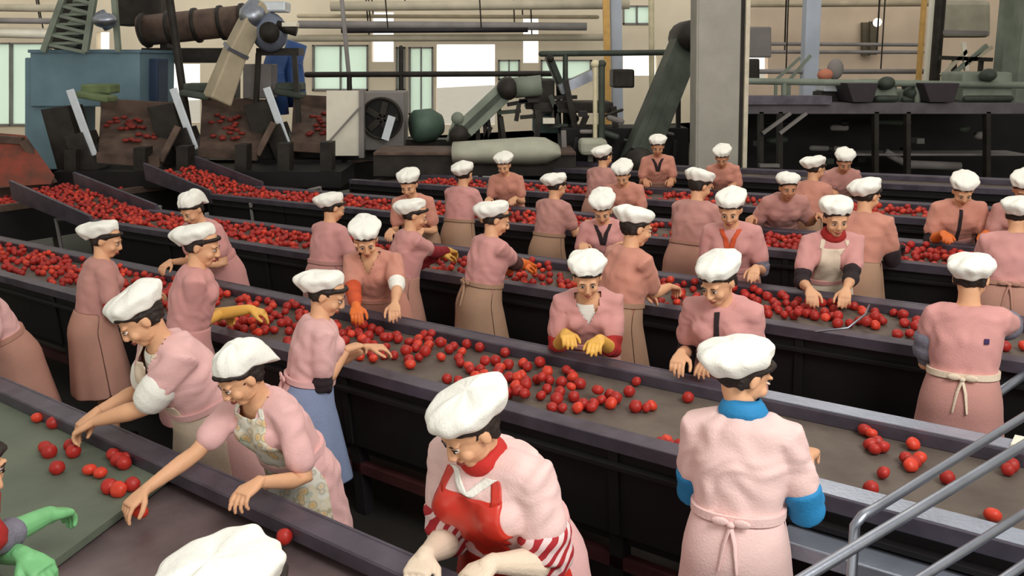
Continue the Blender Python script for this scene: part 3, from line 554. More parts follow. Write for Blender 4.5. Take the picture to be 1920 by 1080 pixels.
scatter(2,U960,U1170,260,.15,.62,.25); scatter(2,U960,U1170,110,.55,1,.6); scatter(2,U640,U960,150,.2,1,.7); scatter(2,U400,U640,190,.0,1,.5); scatter(2,-10.3,U400,190,.1,1,.2)
a=uvp(1205,560)[0]; b=uvp(1310,580)[0]; c=uvp(1660,600)[0]; d=uvp(1740,620)[0]; e1=uvp(1420,570)[0]; e0=uvp(640,440)[0]
scatter(3,-9.9,e0,260,0.1,1,.1); scatter(3,e0,a,180,0,1,.5); scatter(3,a,b,240,0,1,.1); scatter(3,b,c,230,.3,1,.15); scatter(3,c,d,110,0,1,.4); scatter(3,d,2.5,50,0,1,.8)
scatter(4,-10.2,-6,230,0,1,.2); scatter(4,-6,3,210,.1,1,.3); scatter(5,-8.5,3.5,130,0,1,.4)
for u0,u1,v0,v1 in CHUTES:
    for i in range(int((u1-u0)*210)):
        f=rt.random(); u=u0+(u1-u0)*f; PTS.append((np.append(UV(u,rt.uniform(v0+.08,v1-.08))[:2],1.15-.26*f),9,'c'))
for i in range(2300):
    a_=rt.uniform(-4.8,8.4); n_=rt.uniform(.15,1.25); p=P0_+D2_*a_+N2*n_; PTS.append((np.array([p[0],p[1],.865+rt.random()*.03]),9,'x'))
# keep a minimum gap
keep=[]; grid={}
for p,t,k in PTS:
    c=(int(p[0]/.06),int(p[1]/.06)); ok=True; md=.046
    for i in(-1,0,1):
        for j in(-1,0,1):
            for q in grid.get((c[0]+i,c[1]+j),()):
                if np.linalg.norm(q-p)<md: ok=False
    if ok or k=='spot': keep.append((p,t,k)); grid.setdefault(c,[]).append(p)
vis=[]; rest=[]
for p,t,k in keep:
    x,y,z=view(p)
    if 0<x<1920 and 0<y<1080 and t in(1,2,3): vis.append((z,p,t,k))
    elif z>0: rest.append((p,t))
vis.sort(key=lambda r:r[0]); near=vis[:300]; rest+=[(p,t) for z,p,t,k in vis[300:]]
def tlabel(p,t,k):
    x,y,z=view(p)
    if t==1:
        return {0:'red tomato lying loose on the front left table by the bare-handed worker',1:'red tomato lying loose on the green belt near the green glove',2:'red tomato by the reaching hand on the front left table'}[0 if y<850 else 1 if y<930 else 2] if x<400 else 'single tomato beside the white cap at the bottom edge'
    if t==2:
        if x>1820: return 'tomato lying beyond the handrails at the right end of the second table'
        if x>1740: return 'tomato seen between the two upper handrail pipes'
        if x>1680: return 'tomato in the right-hand cluster near the handrails on the second table'
        if x>1600: return 'tomato in the loose cluster right of the worker with blue sleeves'
        if x>1280: return 'tomato touching the left side of the worker with blue sleeves on the belt'
        if x>1226: return 'tomato in the row at the near rim left of the blue sleeve'
        if x>1180: return 'tomato in the small row right of the big tomato patch'
        if x>955: return 'tomato in the big patch before the yellow-gloved worker facing us'
        if x>780: return 'tomato scattered on the second table above the red apron worker\'s cap'
        return 'tomato on the second table right of the grey-blue apron worker' if x>640 else 'tomato in the dense left part of the second table'
    return 'tomato on the third table before the beige bib apron' if x>1400 else 'tomato on the third table beside the reaching bare arms'
for z,p,t,k in near:
    o=bpy.data.objects.new('tomato',rt.choice(TM)); COL.objects.link(o); o.location=p; sc_=rt.uniform(.85,1.12)*(1.08 if t==1 else 1); o.scale=(sc_,)*3
    o.rotation_euler=(rt.uniform(-.9,.9),rt.uniform(-.9,.9),rt.uniform(0,6)); l_=tlabel(p,t,k); tag(o,l_,'tomato',l_.replace('tomato','tomatoes',1))
g=G(); base=[]
gg=G(); gg.ell((0,0,0),(.029,.029,.027),n=8); bv=gg.arr(); bf=gg.f
for p,t in rest:
    s_=rt.uniform(.85,1.15); g.add(bv*s_*[1,1,rt.uniform(.85,1.1)]+p,bf,1 if rt.random()<.2 else 0)
o=G2o(g,'tomatoes',[TOM,TOM2],None,True); tag(o,'tomatoes covering the far belts, chutes and the cross conveyor','tomatoes',kind='stuff')
print('person tomatoes',len(near),len(rest))

# ------------------------------------------------------------------ people
def Rx(a): c,s=math.cos(a),math.sin(a); return np.array([[1,0,0],[0,c,-s],[0,s,c]])
def Rz(a): c,s=math.cos(a),math.sin(a); return np.array([[c,-s,0],[s,c,0],[0,0,1.]])
def spine(H,lean,hp,hy,bend=1.0,tw=0,side=0):
    """points up the back in the person's own frame (x right, y forward), lean in radians"""
    s=H/1.6; P=[np.array([0,-.01,.88*s])]; fr=[]
    segs=((.12,.45),(.17,.95),(.13,1.15*bend),(.04,1.2*bend)); ang=0
    for L,k in segs:
        a=-lean*k; d=np.array([math.sin(side*k),-math.sin(a),math.cos(a)]); d/=np.linalg.norm(d); P.append(P[-1]+d*L*s)
    # head
    nk=-lean*.75-hp*.35
    dn=np.array([math.sin(side),-math.sin(nk),math.cos(nk)]); hd=P[-1]+dn*.134*s
    HR=Rz(hy)@Rx(-hp); top=hd+HR@np.array([0,-.05*s,.125*s])
    return P,hd,HR,top
def hair_bits(g,s): pass
def make_person(spec):
    q=dict(H=1.6,yaw=0,hp=35,hy=0,tw=0,b=1.0,top=P_ROSE,skirt=TAN,skin=SKIN,cap='puff',sleeve=None,glove=None,R=None,L=None,
      bib=None,vneck=False,under=None,collar=None,belt=True,short=.62,side=0,det=None,lean=None,legs=True,back=None,pony=False,bend=1.0,hips=None,flare=1.0,hem=.44)
    q.update(spec); H=q['H']; s=H/1.6; b=q['b']
    hp=math.radians(q['hp']); hy=math.radians(q['hy']); side=math.radians(q['side'])
    v0,v1=TABLES[q['t']]
    near=q['s']=='n'
    rz=(A if near else A+PI)+math.radians(q['yaw'])
    fw=np.array([-math.sin(rz),math.cos(rz),0]); rt=np.array([math.cos(rz),math.sin(rz),0])
    hv=(v0-.22 if near else v1+.22) if q['hips'] is None else q['hips']
    px,py=q['px']
    best=None
    pref=q['lean'] if q['lean'] is not None else (15 if near else 22)
    H0=H
    for H in [H0+k*.01 for k in range(-8,8)]:
        for dg in range(4,46):
            th=math.radians(dg); P,hd,HR,top=spine(H,th,hp,hy,q['bend'],0,side)
            W=at_z(px,py,top[2]+.022*H/1.6); base=W-rt*top[0]-fw*top[1]
            err=base[:2]@V-hv; over=max(0,err if near else -err)
            cost=abs(err)*2.2+over*8+abs(dg-pref)/13+abs(H-H0)*4
            if best is None or cost<best[0]: best=(cost,th,base,H,err)
    _,th,base,H,err=best; s=H/1.6; base=np.array([base[0],base[1],0]); P,hd,HR,top=spine(H,th,hp,hy,q['bend'],0,side)
    dist=np.linalg.norm(base[:2])
    if q.get('dbg',1): print('person',q['px'],'H %.2f'%H,'lean %.0f err %.2f dist %.1f v %.2f'%(math.degrees(th),err,dist,base[:2]@V))
    vb=.0095 if dist<3.6 else (.012 if dist<6 else .016); vh=.0045 if dist<3.6 else (.006 if dist<6 else .009)
    ti=Rz(-rz)
    def loc(p): return ti@(np.asarray(p,float)-base)
    e=empty('person',tuple(base),rz); tag(e,q['label'],'person',q.get('group'))
    # frames along spine
    def frame(i):
        d=nrm(P[min(i+1,len(P)-1)]-P[max(i-1,0)]) if i else nrm(np.array([0,0,1.])*.6+nrm(P[1]-P[0])*.4)
        tw=math.radians(q['tw'])*(i/4.); X=np.array([math.cos(tw),math.sin(tw),0]); X=nrm(X-d*(X@d)); Y=np.cross(d,X); return X,Y,d
    FR=[frame(i) for i in range(5)]
    def ring(c,X,Y,rx,ry,n=28,ex=2.3,fold=0,ph=0,k=9):
        a=np.linspace(0,2*PI,n,endpoint=False); ca,sa=np.cos(a),np.sin(a)
        x=np.sign(ca)*abs(ca)**(2/ex)*rx; y=np.sign(sa)*abs(sa)**(2/ex)*ry
        m=1+fold*(np.sin(k*a+ph)+.6*np.sin((k+4)*a+ph*2.3))
        return c+np.outer(x*m,X)+np.outer(y*m,Y)
    bx=lambda v:v*s*(1+(b-1)*1.0)
    # shoulders, arms
    X3,Y3,D3=FR[3]; sh={}
    for sg,k in((1,'R'),(-1,'L')): sh[k]=P[3]+X3*sg*.150*s*(1+(b-1)*.6)-D3*.024*s
    arms={}
    for sg,k in((1,'R'),(-1,'L')):
        t=q[k]
        if t is None: T=np.array([sg*.15,.43,.985])
        elif t[0]=='l': T=np.array(t[1:],float)
        else:
            T=loc(at_z(t[0],t[1],t[2]))
        S=sh[k]; L1=.285*s;L2=.25*s
        # hand direction then wrist
        hdv=nrm(nrm(T-S)+np.array([0,.25,-.25])); Wr=T-hdv*.075*s
        d=Wr-S; D=np.linalg.norm(d); mx=(L1+L2)*.985
        if D>mx: Wr=S+d/D*mx; d=Wr-S; D=mx
        aa=(L1*L1-L2*L2+D*D)/(2*D); hh=math.sqrt(max(L1*L1-aa*aa,1e-6)); dn=d/D
        pole=np.array([sg*q.get('elb',.22),-.5,-.85]); pole=nrm(pole-dn*(pole@dn)); E=S+dn*aa+pole*hh
        fd=nrm(Wr-E); hdv=nrm(fd+nrm(T-Wr)*.8+np.array([0,0,-.12]))
        arms[k]=(S,E,Wr,hdv,sg,T)
    # ---- body mesh
    g=G(); sp=[(0,.155,.115,-.015),(1,.125,.1,0),(2,.14,.112,.005),(3,.118,.066,0),(4,.052,.05,0)]
    rings=[ring(P[0]-np.array([0,0,.13*s]),FR[0][0],FR[0][1],bx(.12),bx(.1))]
    for i,rx,ry,oy in sp: rings.append(ring(P[i]+FR[i][1]*oy,FR[i][0],FR[i][1],bx(rx) if i<4 else rx*s,bx(ry) if i<4 else ry*s))
    g.loft(rings)
    nb=P[4]; hn=hd+HR@np.array([0,-.018,-.05])*s
    g.tube([nb-D3*.03,nb*.5+hn*.5,hn],[.056*s,.05*s,.05*s],14)
    for k in'RL':
        S,E,Wr,hdv,sg,T=arms[k]
        g.tube([P[3]+X3*sg*.05*s-D3*.015,S-D3*.012],[.045*s,.042*s*b],12)
        g.tube([S,S*.6+E*.4,E,E*.7+Wr*.3,Wr],[.040*s*b,.042*s*b,.035*s*b,.037*s*b,.024*s],12)
    hem=q['hem']*s
    for sg in(-1,1):
        g.tube([(sg*.085*s,-.02,.80*s),(sg*.088*s,0,.44*s),(sg*.09*s,-.03,.30*s),(sg*.09*s,-.03,.07*s)],[.075*s,.052*s,.052*s,.034*s],10)
    v,f,_=remesh(g,vb); AV=[v]; AF=[f]; AM=[0]
    # head
    g=G(); hR=HR
    def hp_(p): return hd+hR@(np.array(p,float)*s)
    def he(c,r,mi=0,n=16): g.ell(hp_(c),np.array(r)*s,mi,hR,n)
    he((0,-.012,.02),(.073,.092,.088),n=22); he((0,.022,-.025),(.061,.066,.082),n=20); he((0,.052,-.088),(.03,.03,.024)); he((0,.02,-.075),(.05,.05,.03))
    g.tube([hp_((0,.082,.012)),hp_((0,.095,-.012)),hp_((0,.103,-.03))],[.0085*s,.010*s,.0115*s],10)
    he((.011,.097,-.035),(.009,.011,.008),n=10); he((-.011,.097,-.035),(.009,.011,.008),n=10)
    for sg in(-1,1):
        he((sg*.072,-.01,-.012),(.011,.019,.03),n=10); he((sg*.034,.06,-.035),(.026,.024,.024)); he((sg*.03,.073,.018),(.025,.013,.008),n=10)
    he((0,.084,-.058),(.023,.011,.007),n=10); he((0,.082,-.069),(.02,.011,.007),n=10)
    g.tube([hn-nrm(hn-nb)*.03,hn,hp_((0,-.01,-.02))],[.049*s,.05*s,.05*s],14)
    v,f,_=remesh(g,vh,2); AV.append(v); AF.append(f); AM.append(0)
    # hands
    def hand(k,fat=1.0):
        S,E,Wr,hdv,sg,T=arms[k]; g=G()
        dn=np.array([0,0,-1.]); pn=nrm(dn-hdv*(dn@hdv)); 
        if abs(hdv[2])>.93: pn=nrm(np.array([0,-1,0])-hdv*(-hdv[1]))
        lat=nrm(np.cross(hdv,pn)); 
        # thumb side: inward (towards body's middle)
        if lat[0]*sg>0: lat=-lat      # lat points to thumb side (inner)
        r=[]
        for a,rx,ry in((-.025,.022,.019),(.0,.027,.019),(.04,.038,.017),(.08,.041,.014),(.09,.036,.011)):
            r.append(ring(Wr+hdv*a*s,lat,pn,rx*s*fat,ry*s*fat,16,2.6))
        g.loft(r)
        for j,(off,L) in enumerate(((.031,.068),(.0105,.076),(-.0105,.071),(-.031,.056))):
            curl=(.35,.45,.55,.65)[j]; p=Wr+hdv*.082*s+lat*off*s; pts=[p]; a=.15
            for seg in(.42,.32,.26):
                a+=curl*.9; d=hdv*math.cos(a)+pn*math.sin(a)+lat*off*1.2; p=p+nrm(d)*L*seg*s; pts.append(p)
            g.tube(pts,[.0092*s*fat,.0088*s*fat,.0082*s*fat,.007*s*fat],8)
        p=Wr+hdv*.02*s+lat*.022*s; p1=p+nrm(hdv*.6+lat*.75+pn*.25)*.04*s; p2=p1+nrm(hdv*.9+lat*.3+pn*.45)*.034*s; p3=p2+nrm(hdv+pn*.5)*.024*s
        g.tube([p,p1,p2,p3],[.015*s*fat,.0125*s*fat,.0105*s*fat,.0085*s*fat],8)
        return g
    gl=q['glove'] or {}; 
    if not isinstance(gl,dict): gl={'R':gl,'L':gl}
    hv_=.0038 if dist<3.6 else (.005 if dist<6 else .007)
    for k in'RL':
        if not gl.get(k):
            v,f,_=remesh(hand(k),hv_,1); AV.append(v); AF.append(f); AM.append(0)
    # eyes, brows and lips coloured
    g=G(); fz=.0
    for sg in(-1,1):
        he((sg*.029,.079,-.002),(.0135,.010,.0052),2,12); he((sg*.029,.0865,-.003),(.0065,.0045,.006),3,10)
        g.tube([hp_((sg*.016,.088,.017)),hp_((sg*.03,.0865,.021)),hp_((sg*.046,.076,.016))],[.002*s,.0026*s,.0015*s],6,3)
        g.tube([hp_((sg*.015,.0865,.004)),hp_((sg*.029,.0885,.0065)),hp_((sg*.043,.078,.002))],[.0013*s,.002*s,.0013*s],6,3)
    g.tube([hp_((-.019,.084,-.063)),hp_((0,.0955,-.0615)),hp_((.019,.084,-.063))],[.0035*s,.006*s,.0035*s],8,1)
    g.tube([hp_((-.015,.084,-.068)),hp_((0,.094,-.0695)),hp_((.015,.084,-.068))],[.003*s,.006*s,.003*s],8,1)
    AV.append(g.arr()); AF.append(g.f); AM.append(g.m)
    V_=np.concatenate(AV); F_=[];MI=[];n=0
    for v,f,m in zip(AV,AF,AM):
        F_+=[tuple(i+n for i in p) for p in f]; n+=len(v); MI+=(m if isinstance(m,list) else [m]*len(f))
    obj('body',mk('body',V_,F_,[q['skin'],LIP,EYEW,EYED],MI),e)
    # ---- hair
    g=G(); he((0,-.026,.016),(.078,.092,.088),0,20); g.tube([hp_(c) for c in ((-.074,-.012,.018),(-.067,.034,.045),(-.04,.066,.062),(0,.078,.068),(.04,.066,.062),(.067,.034,.045),(.074,-.012,.018))],[.011*s,.011*s,.012*s,.013*s,.012*s,.011*s,.011*s],10); he((0,-.062,-.036),(.048,.03,.032)); 
    for sg in(-1,1): he((sg*.062,-.045,-.018),(.013,.024,.04))
    if q['pony']: 
        g.tube([hp_((0,-.1,-.05)),hp_((0,-.115,-.12)),hp_((0,-.11,-.19))],[.035*s,.03*s,.018*s],10)
    v,f,_=remesh(g,vh,2); v=v+np.sin(v@np.array([160,90,220.]))[:,None]*.0012
    obj('hair',mk('hair',v,f,[HAIR]),e)
    # ---- cap
    if q['cap']:
        g=G(); N=44; a=np.linspace(0,2*PI,N,endpoint=False); ph=random.uniform(0,6); kk=q['cap']=='kerchief'
        c0=np.array([0,-.012,.048]); tl=math.radians(q.get('captilt',-40 if near else -15)); CR=Rx(-tl) # brim plane higher at the forehead
        rows=[(0.0,.080,.100,-.012),(0,.089,.108,-.014),(0,.096,.115,.004),(.02,.106,.124,.026),(.04,.112,.128,.05),(.066,.106,.12,.072),(.088,.082,.095,.082),(.1,.055,.065,.092),(.105,.022,.026,.096)]
        if kk: rows=[(0,.078,.098,-.012),(0,.084,.104,-.012),(0,.086,.108,.01),(.02,.087,.11,.035),(.03,.08,.102,.06),(.05,.062,.08,.078),(.06,.036,.046,.088),(.06,.014,.016,.091)]
        rr=[]
        puff=q.get('puff',1.0)
        for i,(t,rx,ry,z) in enumerate(rows):
            w=1+(.022 if i in(1,2) else .03 if i<7 else .012)*np.sin(11*a+ph+i*.5)+.018*np.sin(5*a+ph*2+i*1.1)
            k2=puff if i>1 else 1
            x=np.cos(a)*rx*w*k2; y=np.sin(a)*ry*w*k2-.022*(z/.09 if z>0 else 0)
            zz=np.full(N,z*(1.0 if kk else (.86+.10*(np.sin(a)*-1)*(z>.02))))+.005*np.sin(7*a+ph)*(i<4)
            if kk:
                back=np.clip(-np.sin(a),0,1)**4*np.clip(1-i/5,0,1); y=y-back*.085; zz=zz-back*.075
            if i>2:
                cr=np.array([noise.noise(Vector((math.cos(t_)*1.6+ph,math.sin(t_)*1.6,i*.45+ph))) for t_ in a]); cr2=np.array([noise.noise(Vector((math.cos(t_)*3.6+ph,math.sin(t_)*3.6+9,i*.9))) for t_ in a])
                f_=1+.13*cr+.06*cr2; x=x*f_; y=y*f_; zz=zz*(1+.16*cr)
            p=(np.stack([x,y,zz],1)+c0)@CR.T*s
            rr.append(hd+p@hR.T)
        g.loft(rr); o=G2o(g,'cap',WHITE,e,True)
        m=o.modifiers.new('s','SUBSURF'); m.levels=m.render_levels=1
    # ---- dress (coat): torso, sleeves, skirt in one cloth surface
    off=.016
    g=G(); ph=random.uniform(0,6); Xh=FR[0][0]; Yh=np.cross([0,0,1.],Xh)
    zt=P[0][2]; rings=[]; fl=q['flare']
    lean_sh=min(.05,th*.06)
    SK=[]
    for j,z in enumerate(np.linspace(hem,zt-.06*s,7)):
        t=1-(z-hem)/(zt-.06*s-hem); rx=(.168+.045*t*fl); ry=(.138+.045*t*fl)
        SK.append((np.array([0,-.02-lean_sh,z]),bx(rx),bx(ry),.004+.022*t))
    for c,rx,ry,fo in SK: rings.append(ring(c,Xh,Yh,rx,ry,48,2.2,fo,ph,7))
    for i,rx,ry,oy in((0,.165,.133,-.02),(1,.145,.118,.0),(2,.158,.132,.008),(3,.15,.098,0),(4,.074,.07,-.004)):
        rings.append(ring(P[i]+FR[i][1]*oy-(np.array([0,lean_sh*.8,0]) if i==0 else 0),FR[i][0],FR[i][1],bx(rx) if i<4 else rx*s,bx(ry) if i<4 else ry*s,48,2.3,.004,ph,7))
    g.loft(rings)
    X2,Y2,D2=FR[2]
    for sg in(-1,1): g.ell(P[2]+X2*sg*.07*s*b+Y2*.085*s*b+D2*.035*s,np.array([.07,.062,.065])*s*b,0,np.stack([X2,Y2,D2],1))
    for k in'RL':
        S,E,Wr,hdv,sg,T=arms[k]; t=q['short']; C=S+(E-S)*t
        g.tube([P[3]+X3*sg*.07*s-D3*.012,S+np.array([0,0,-.004]),S*.5+C*.5,C],[.064*s*b,.066*s*b,.060*s*b,.063*s*b],16,cap=True)
    v,f,nn=remesh(g,vb*.95,4)
    # soft creases
    zz=v[:,2:3]; am=.0028
    w3=v+.05*np.sin(v[:,[1,2,0]]*17+ph)+.02*np.sin(v[:,[2,0,1]]*41+ph)
    d=am*(1.4*np.sin(w3@np.array([42,10,26.])+ph)*np.sin(w3@np.array([-14,30,11.])+ph*2)+.8*np.sin(w3@np.array([60,-50,-34.])+ph)*np.sin(w3@np.array([9,20,25.])))
    v=v+nn*d[:,None]
    bvh=BVHTree.FromPolygons(v.tolist(),f)
    if q['vneck']:
        vd=q.get('vdepth',.16)*s; c=nb+FR[3][1]*0; rel=v-nb; X,Y,D=FR[3]
        xl=rel@X; yl=rel@Y; dl=rel@D
        inside=(yl>.0)&(dl<.10)&(dl>-vd)&(abs(xl)<(dl+vd)*.6)
        inside=inside|((dl>-.012)&(np.hypot(xl,yl)<.08*s)&(yl>-.02))
        f=[p for p in f if not inside[list(p)].all()]
    me=mk('dress',v,f,[q['top']]); od=obj('dress',me,e)
    # skirt / wrap apron on the lower half
    def shell(name,a0,a1,m,offs=.014,z0=None,z1=None,top=True):
        n=40; aa=np.linspace(math.radians(a0),math.radians(a1),n); rows=[]
        full=(a1-a0)>=359
        lv=[]
        zl=hem-.01 if z0 is None else z0*s
        for c,rx,ry,fo in SK:
            if c[2]<zl-.03: continue
            c=c.copy(); c[2]=max(c[2],zl); lv.append((c,rx+offs,ry+offs,fo,Xh,Yh))
        if top:
            c=P[0]+FR[0][1]*-.02-np.array([0,lean_sh*.8,0]); lv.append((c,bx(.165)+offs,bx(.133)+offs,.004,FR[0][0],FR[0][1]))
            c=P[1]; lv.append((c,bx(.145)+.004,bx(.118)+.004,.0,FR[1][0],FR[1][1]))
        for c,rx,ry,fo,X,Y in lv:
            ca,sa=np.cos(aa),np.sin(aa); ex=2.2
            mm=1+fo*1.15*(np.sin(7*aa+ph)+.6*np.sin(11*aa+ph*2.3))
            rows.append(c+np.outer(np.sign(ca)*abs(ca)**(2/ex)*rx*mm,X)+np.outer(np.sign(sa)*abs(sa)**(2/ex)*ry*mm,Y))
        gg=G(); nr=len(rows); ff=[]
        for i in range(nr-1):
            for j in range(n-1): ff.append((i*n+j,i*n+j+1,(i+1)*n+j+1,(i+1)*n+j))
        gg.add(np.concatenate(rows),ff); o=G2o(gg,name,m,e,True); md=o.modifiers.new('t','SOLIDIFY'); md.thickness=.004; md.offset=1
        ms=o.modifiers.new('s','SUBSURF'); ms.levels=ms.render_levels=1
        return o
    if q['skirt'] is not None: shell('apron_skirt',q.get('sa',(0,360))[0],q.get('sa',(0,360))[1],q['skirt'])
    if q['belt']:
        gg=G(); rr=[]; X,Y,D=FR[1]
        bo=.005
        prof=((-.014,-.004),(-.014,bo+.006),(.014,bo+.006),(.014,-.004))
        rings=[ring(P[1]+D*(dz+.008),X,Y,bx(.145)+.004+dr,bx(.118)+.004+dr,40) for dz,dr in prof]
        n=40; ff=[]
        for i in range(4):
            for j in range(n): ff.append((i*n+j,i*n+(j+1)%n,((i+1)%4)*n+(j+1)%n,((i+1)%4)*n+j))
        gg.add(np.concatenate(rings),ff); bm_=q['belt'] if not isinstance(q['belt'],bool) else (q['skirt'] or q['top'])
        ob=G2o(gg,'belt',bm_,e)
        if near and dist<6.5:
            c=P[1]-Y*(bx(.118)+.026); gg=G()
            gg.ell(c,(.014,.012,.012))
            for sg in(-1,1):
                gg.ell(c+X*sg*.035+D*.008,(.03,.008,.016)); gg.tube([c,c+X*sg*.018-D*.06-Y*.012,c+X*sg*.03-D*.15-Y*.03],[.008,.009,.006],8,fl=.4)
            G2o(gg,'bow',bm_,e,True)
    if q.get('wrap'): shell('side_apron',-62,62,q['wrap'],.026,z0=.42)
    # projected patches on the chest or back
    def patch(name,outline,m,face=1,i0=1,i1=4,offs=.006,nx=18,nz=22,th_=.003,tgt=bvh):
        """outline(t)->(x0,x1) for t in 0..1 from spine point i0 up to i1; laid over the cloth"""
        gg=G(); vv=[];idx={}
        for iz in range(nz+1):
            t=iz/nz; x=t*(i1-i0)+i0; i=min(int(x),3); fr=x-i; c=P[i]*(1-fr)+P[i+1]*fr
            X=nrm(FR[i][0]*(1-fr)+FR[i+1][0]*fr) ; Y=nrm(FR[i][1]*(1-fr)+FR[i+1][1]*fr)
            xa,xb=outline(t)
            for ix in range(nx+1):
                xx=(xa+(xb-xa)*ix/nx)*s*b; o_=c+X*xx+Y*face*.6
                h=tgt.ray_cast(Vector(o_),Vector(-Y*face))
                if h[0] is None: continue
                p=np.array(h[0]); 
                if np.linalg.norm(p-c)>.3: continue
                if abs((p-c)@Y)>.195*s*b or min(np.linalg.norm(p-(arms[k_][0]*(1-t_)+arms[k_][1]*t_)) for k_ in 'RL' for t_ in(.3,.5,.75,1.))<.078*s*b: continue
                idx[(iz,ix)]=len(vv); vv.append(p+Y*face*offs)
        ff=[]
        for iz in range(nz):
            for ix in range(nx):
                k=[(iz,ix),(iz,ix+1),(iz+1,ix+1),(iz+1,ix)]
                if all(c in idx for c in k): ff.append(tuple(idx[c] for c in k))
        if not ff: return None
        gg.add(vv,ff); o=G2o(gg,name,m,e,True); md=o.modifiers.new('t','SOLIDIFY'); md.thickness=th_; md.offset=1
        return o
    if q['bib']:
        wb=q.get('bibw',.12); patch('apron_bib',lambda t:(-wb*(1-.25*t*t),wb*(1-.25*t*t)),q['bib'],1,.9,q.get('bibtop',3.0))
        for sg in(-1,1): patch('apron_strap',lambda t:((sg*(.085-.015*t)-.012),(sg*(.085-.015*t)+.012)),q['bib'],1,q.get('bibtop',3.0)-.05,3.9,nx=4,nz=12)
        a=q.get('bibskirt',(10,170)); shell('apron_front',a[0],a[1],q['bib'],.02)
    if q['under']: # pale undershirt in the neck opening
        bb=BVHTree.FromPolygons(V_.tolist(),F_)
        patch('undershirt',lambda t:(-.03-.04*t,.03+.04*t),q['under'],1,2.1,3.6,offs=.012,tgt=bb)
    if q['collar']:
        for sg in(-1,1): patch('collar',lambda t:(sg*(.004+.055*t)-.017,sg*(.004+.055*t)+.017),q['collar'],1,q.get('ctop',2.2),3.95,nx=4,nz=16,offs=.007)
    if q.get('placket'): patch('placket',lambda t:(-.012,.012),q['placket'],1,1.1,3.8,nx=4,nz=24)
    if q.get('scarf'):
        gg=G(); c=nb+D3*.012; X,Y,D=FR[3]; a=np.linspace(0,2*PI,24,endpoint=False)
        rr=[]
        for k,(r,dz) in enumerate(((.062,-.03),(.08,-.02),(.082,.0),(.07,.025),(.056,.04),(.05,.02))):
            rr.append(c+np.outer(np.cos(a)*r*s*(1+.05*np.sin(5*a+k)),X)+np.outer(np.sin(a)*r*s,Y)+D*dz*s)
        gg.loft(rr); G2o(gg,'neck_scarf',q['scarf'],e,True)
    if q['back']=='pocket_mark':
        patch('ink_mark',lambda t:(.075,.095),mat('dark_ink',s2l(60,40,84),.8,bump=0),-1,2.0,2.2,nx=4,nz=4)
    # sleeves over the arms and gloves
    sl=q['sleeve'] or {}
    if not isinstance(sl,dict): sl={'R':sl,'L':sl}
    for k in'RL':
        S,E,Wr,hdv,sg,T=arms[k]
        path=lambda t:(S+(E-S)*t) if t<=1 else E+(Wr-E)*(t-1)
        rad=lambda t:(.05-.014*t if t<=1 else .037-.012*(t-1))*s*b
        c=sl.get(k)
        if c:
            m,a0,a1=c[:3]; pf=c[3] if len(c)>3 else .012
            ts=np.linspace(a0,a1,9); gg=G(); n=20
            pts=[path(t) for t in ts]; rd=[rad(t)+pf+.004*math.sin(i*2.1+ph) for i,t in enumerate(ts)]
            rd[0]=rad(a0)+.006; rd[-1]=rad(a1)+.005
            gg.tube(pts,rd,n); vs,fs,_=remesh(gg,.008,1); vs=vs+0; obj('over_sleeve',mk('over_sleeve',vs,fs,[m]),e)
        if gl.get(k):
            gg=hand(k,1.14); L=q.get('cuff',.5)
            gg.tube([Wr-nrm(Wr-E)*.25*L*s,Wr-nrm(Wr-E)*.05,Wr,Wr+hdv*.02],[.042*s*b,.034*s,.03*s,.03*s],14)
            vs,fs,_=remesh(gg,hv_*1.05,1); obj('glove',mk('glove',vs,fs,[gl[k]]),e)
        if q.get('cuffband'):
            gg=G(); t=q['short']; C=path(t); d=nrm(E-S); gg.tube([C-d*.055*s,C+d*.005],[.068*s*b,.066*s*b],18)
            vs,fs,_=remesh(gg,.007,1); obj('rolled_cuff',mk('rolled_cuff',vs,fs,[q['cuffband']]),e)
    # shoes
    for sg in(-1,1):
        gg=G(); gg.ell((sg*.09*s,.035,.035),(.045,.12,.035)); gg.ell((sg*.09*s,-.04,.05),(.04,.05,.05)); vs,fs,_=remesh(gg,.012,1)
        vs=vs.copy(); vs[:,2]=np.clip(vs[:,2],.0,None); obj('shoe',mk('shoe',vs,fs,[SHOE]),e)
    e['_v']=0; del e['_v']
    return e
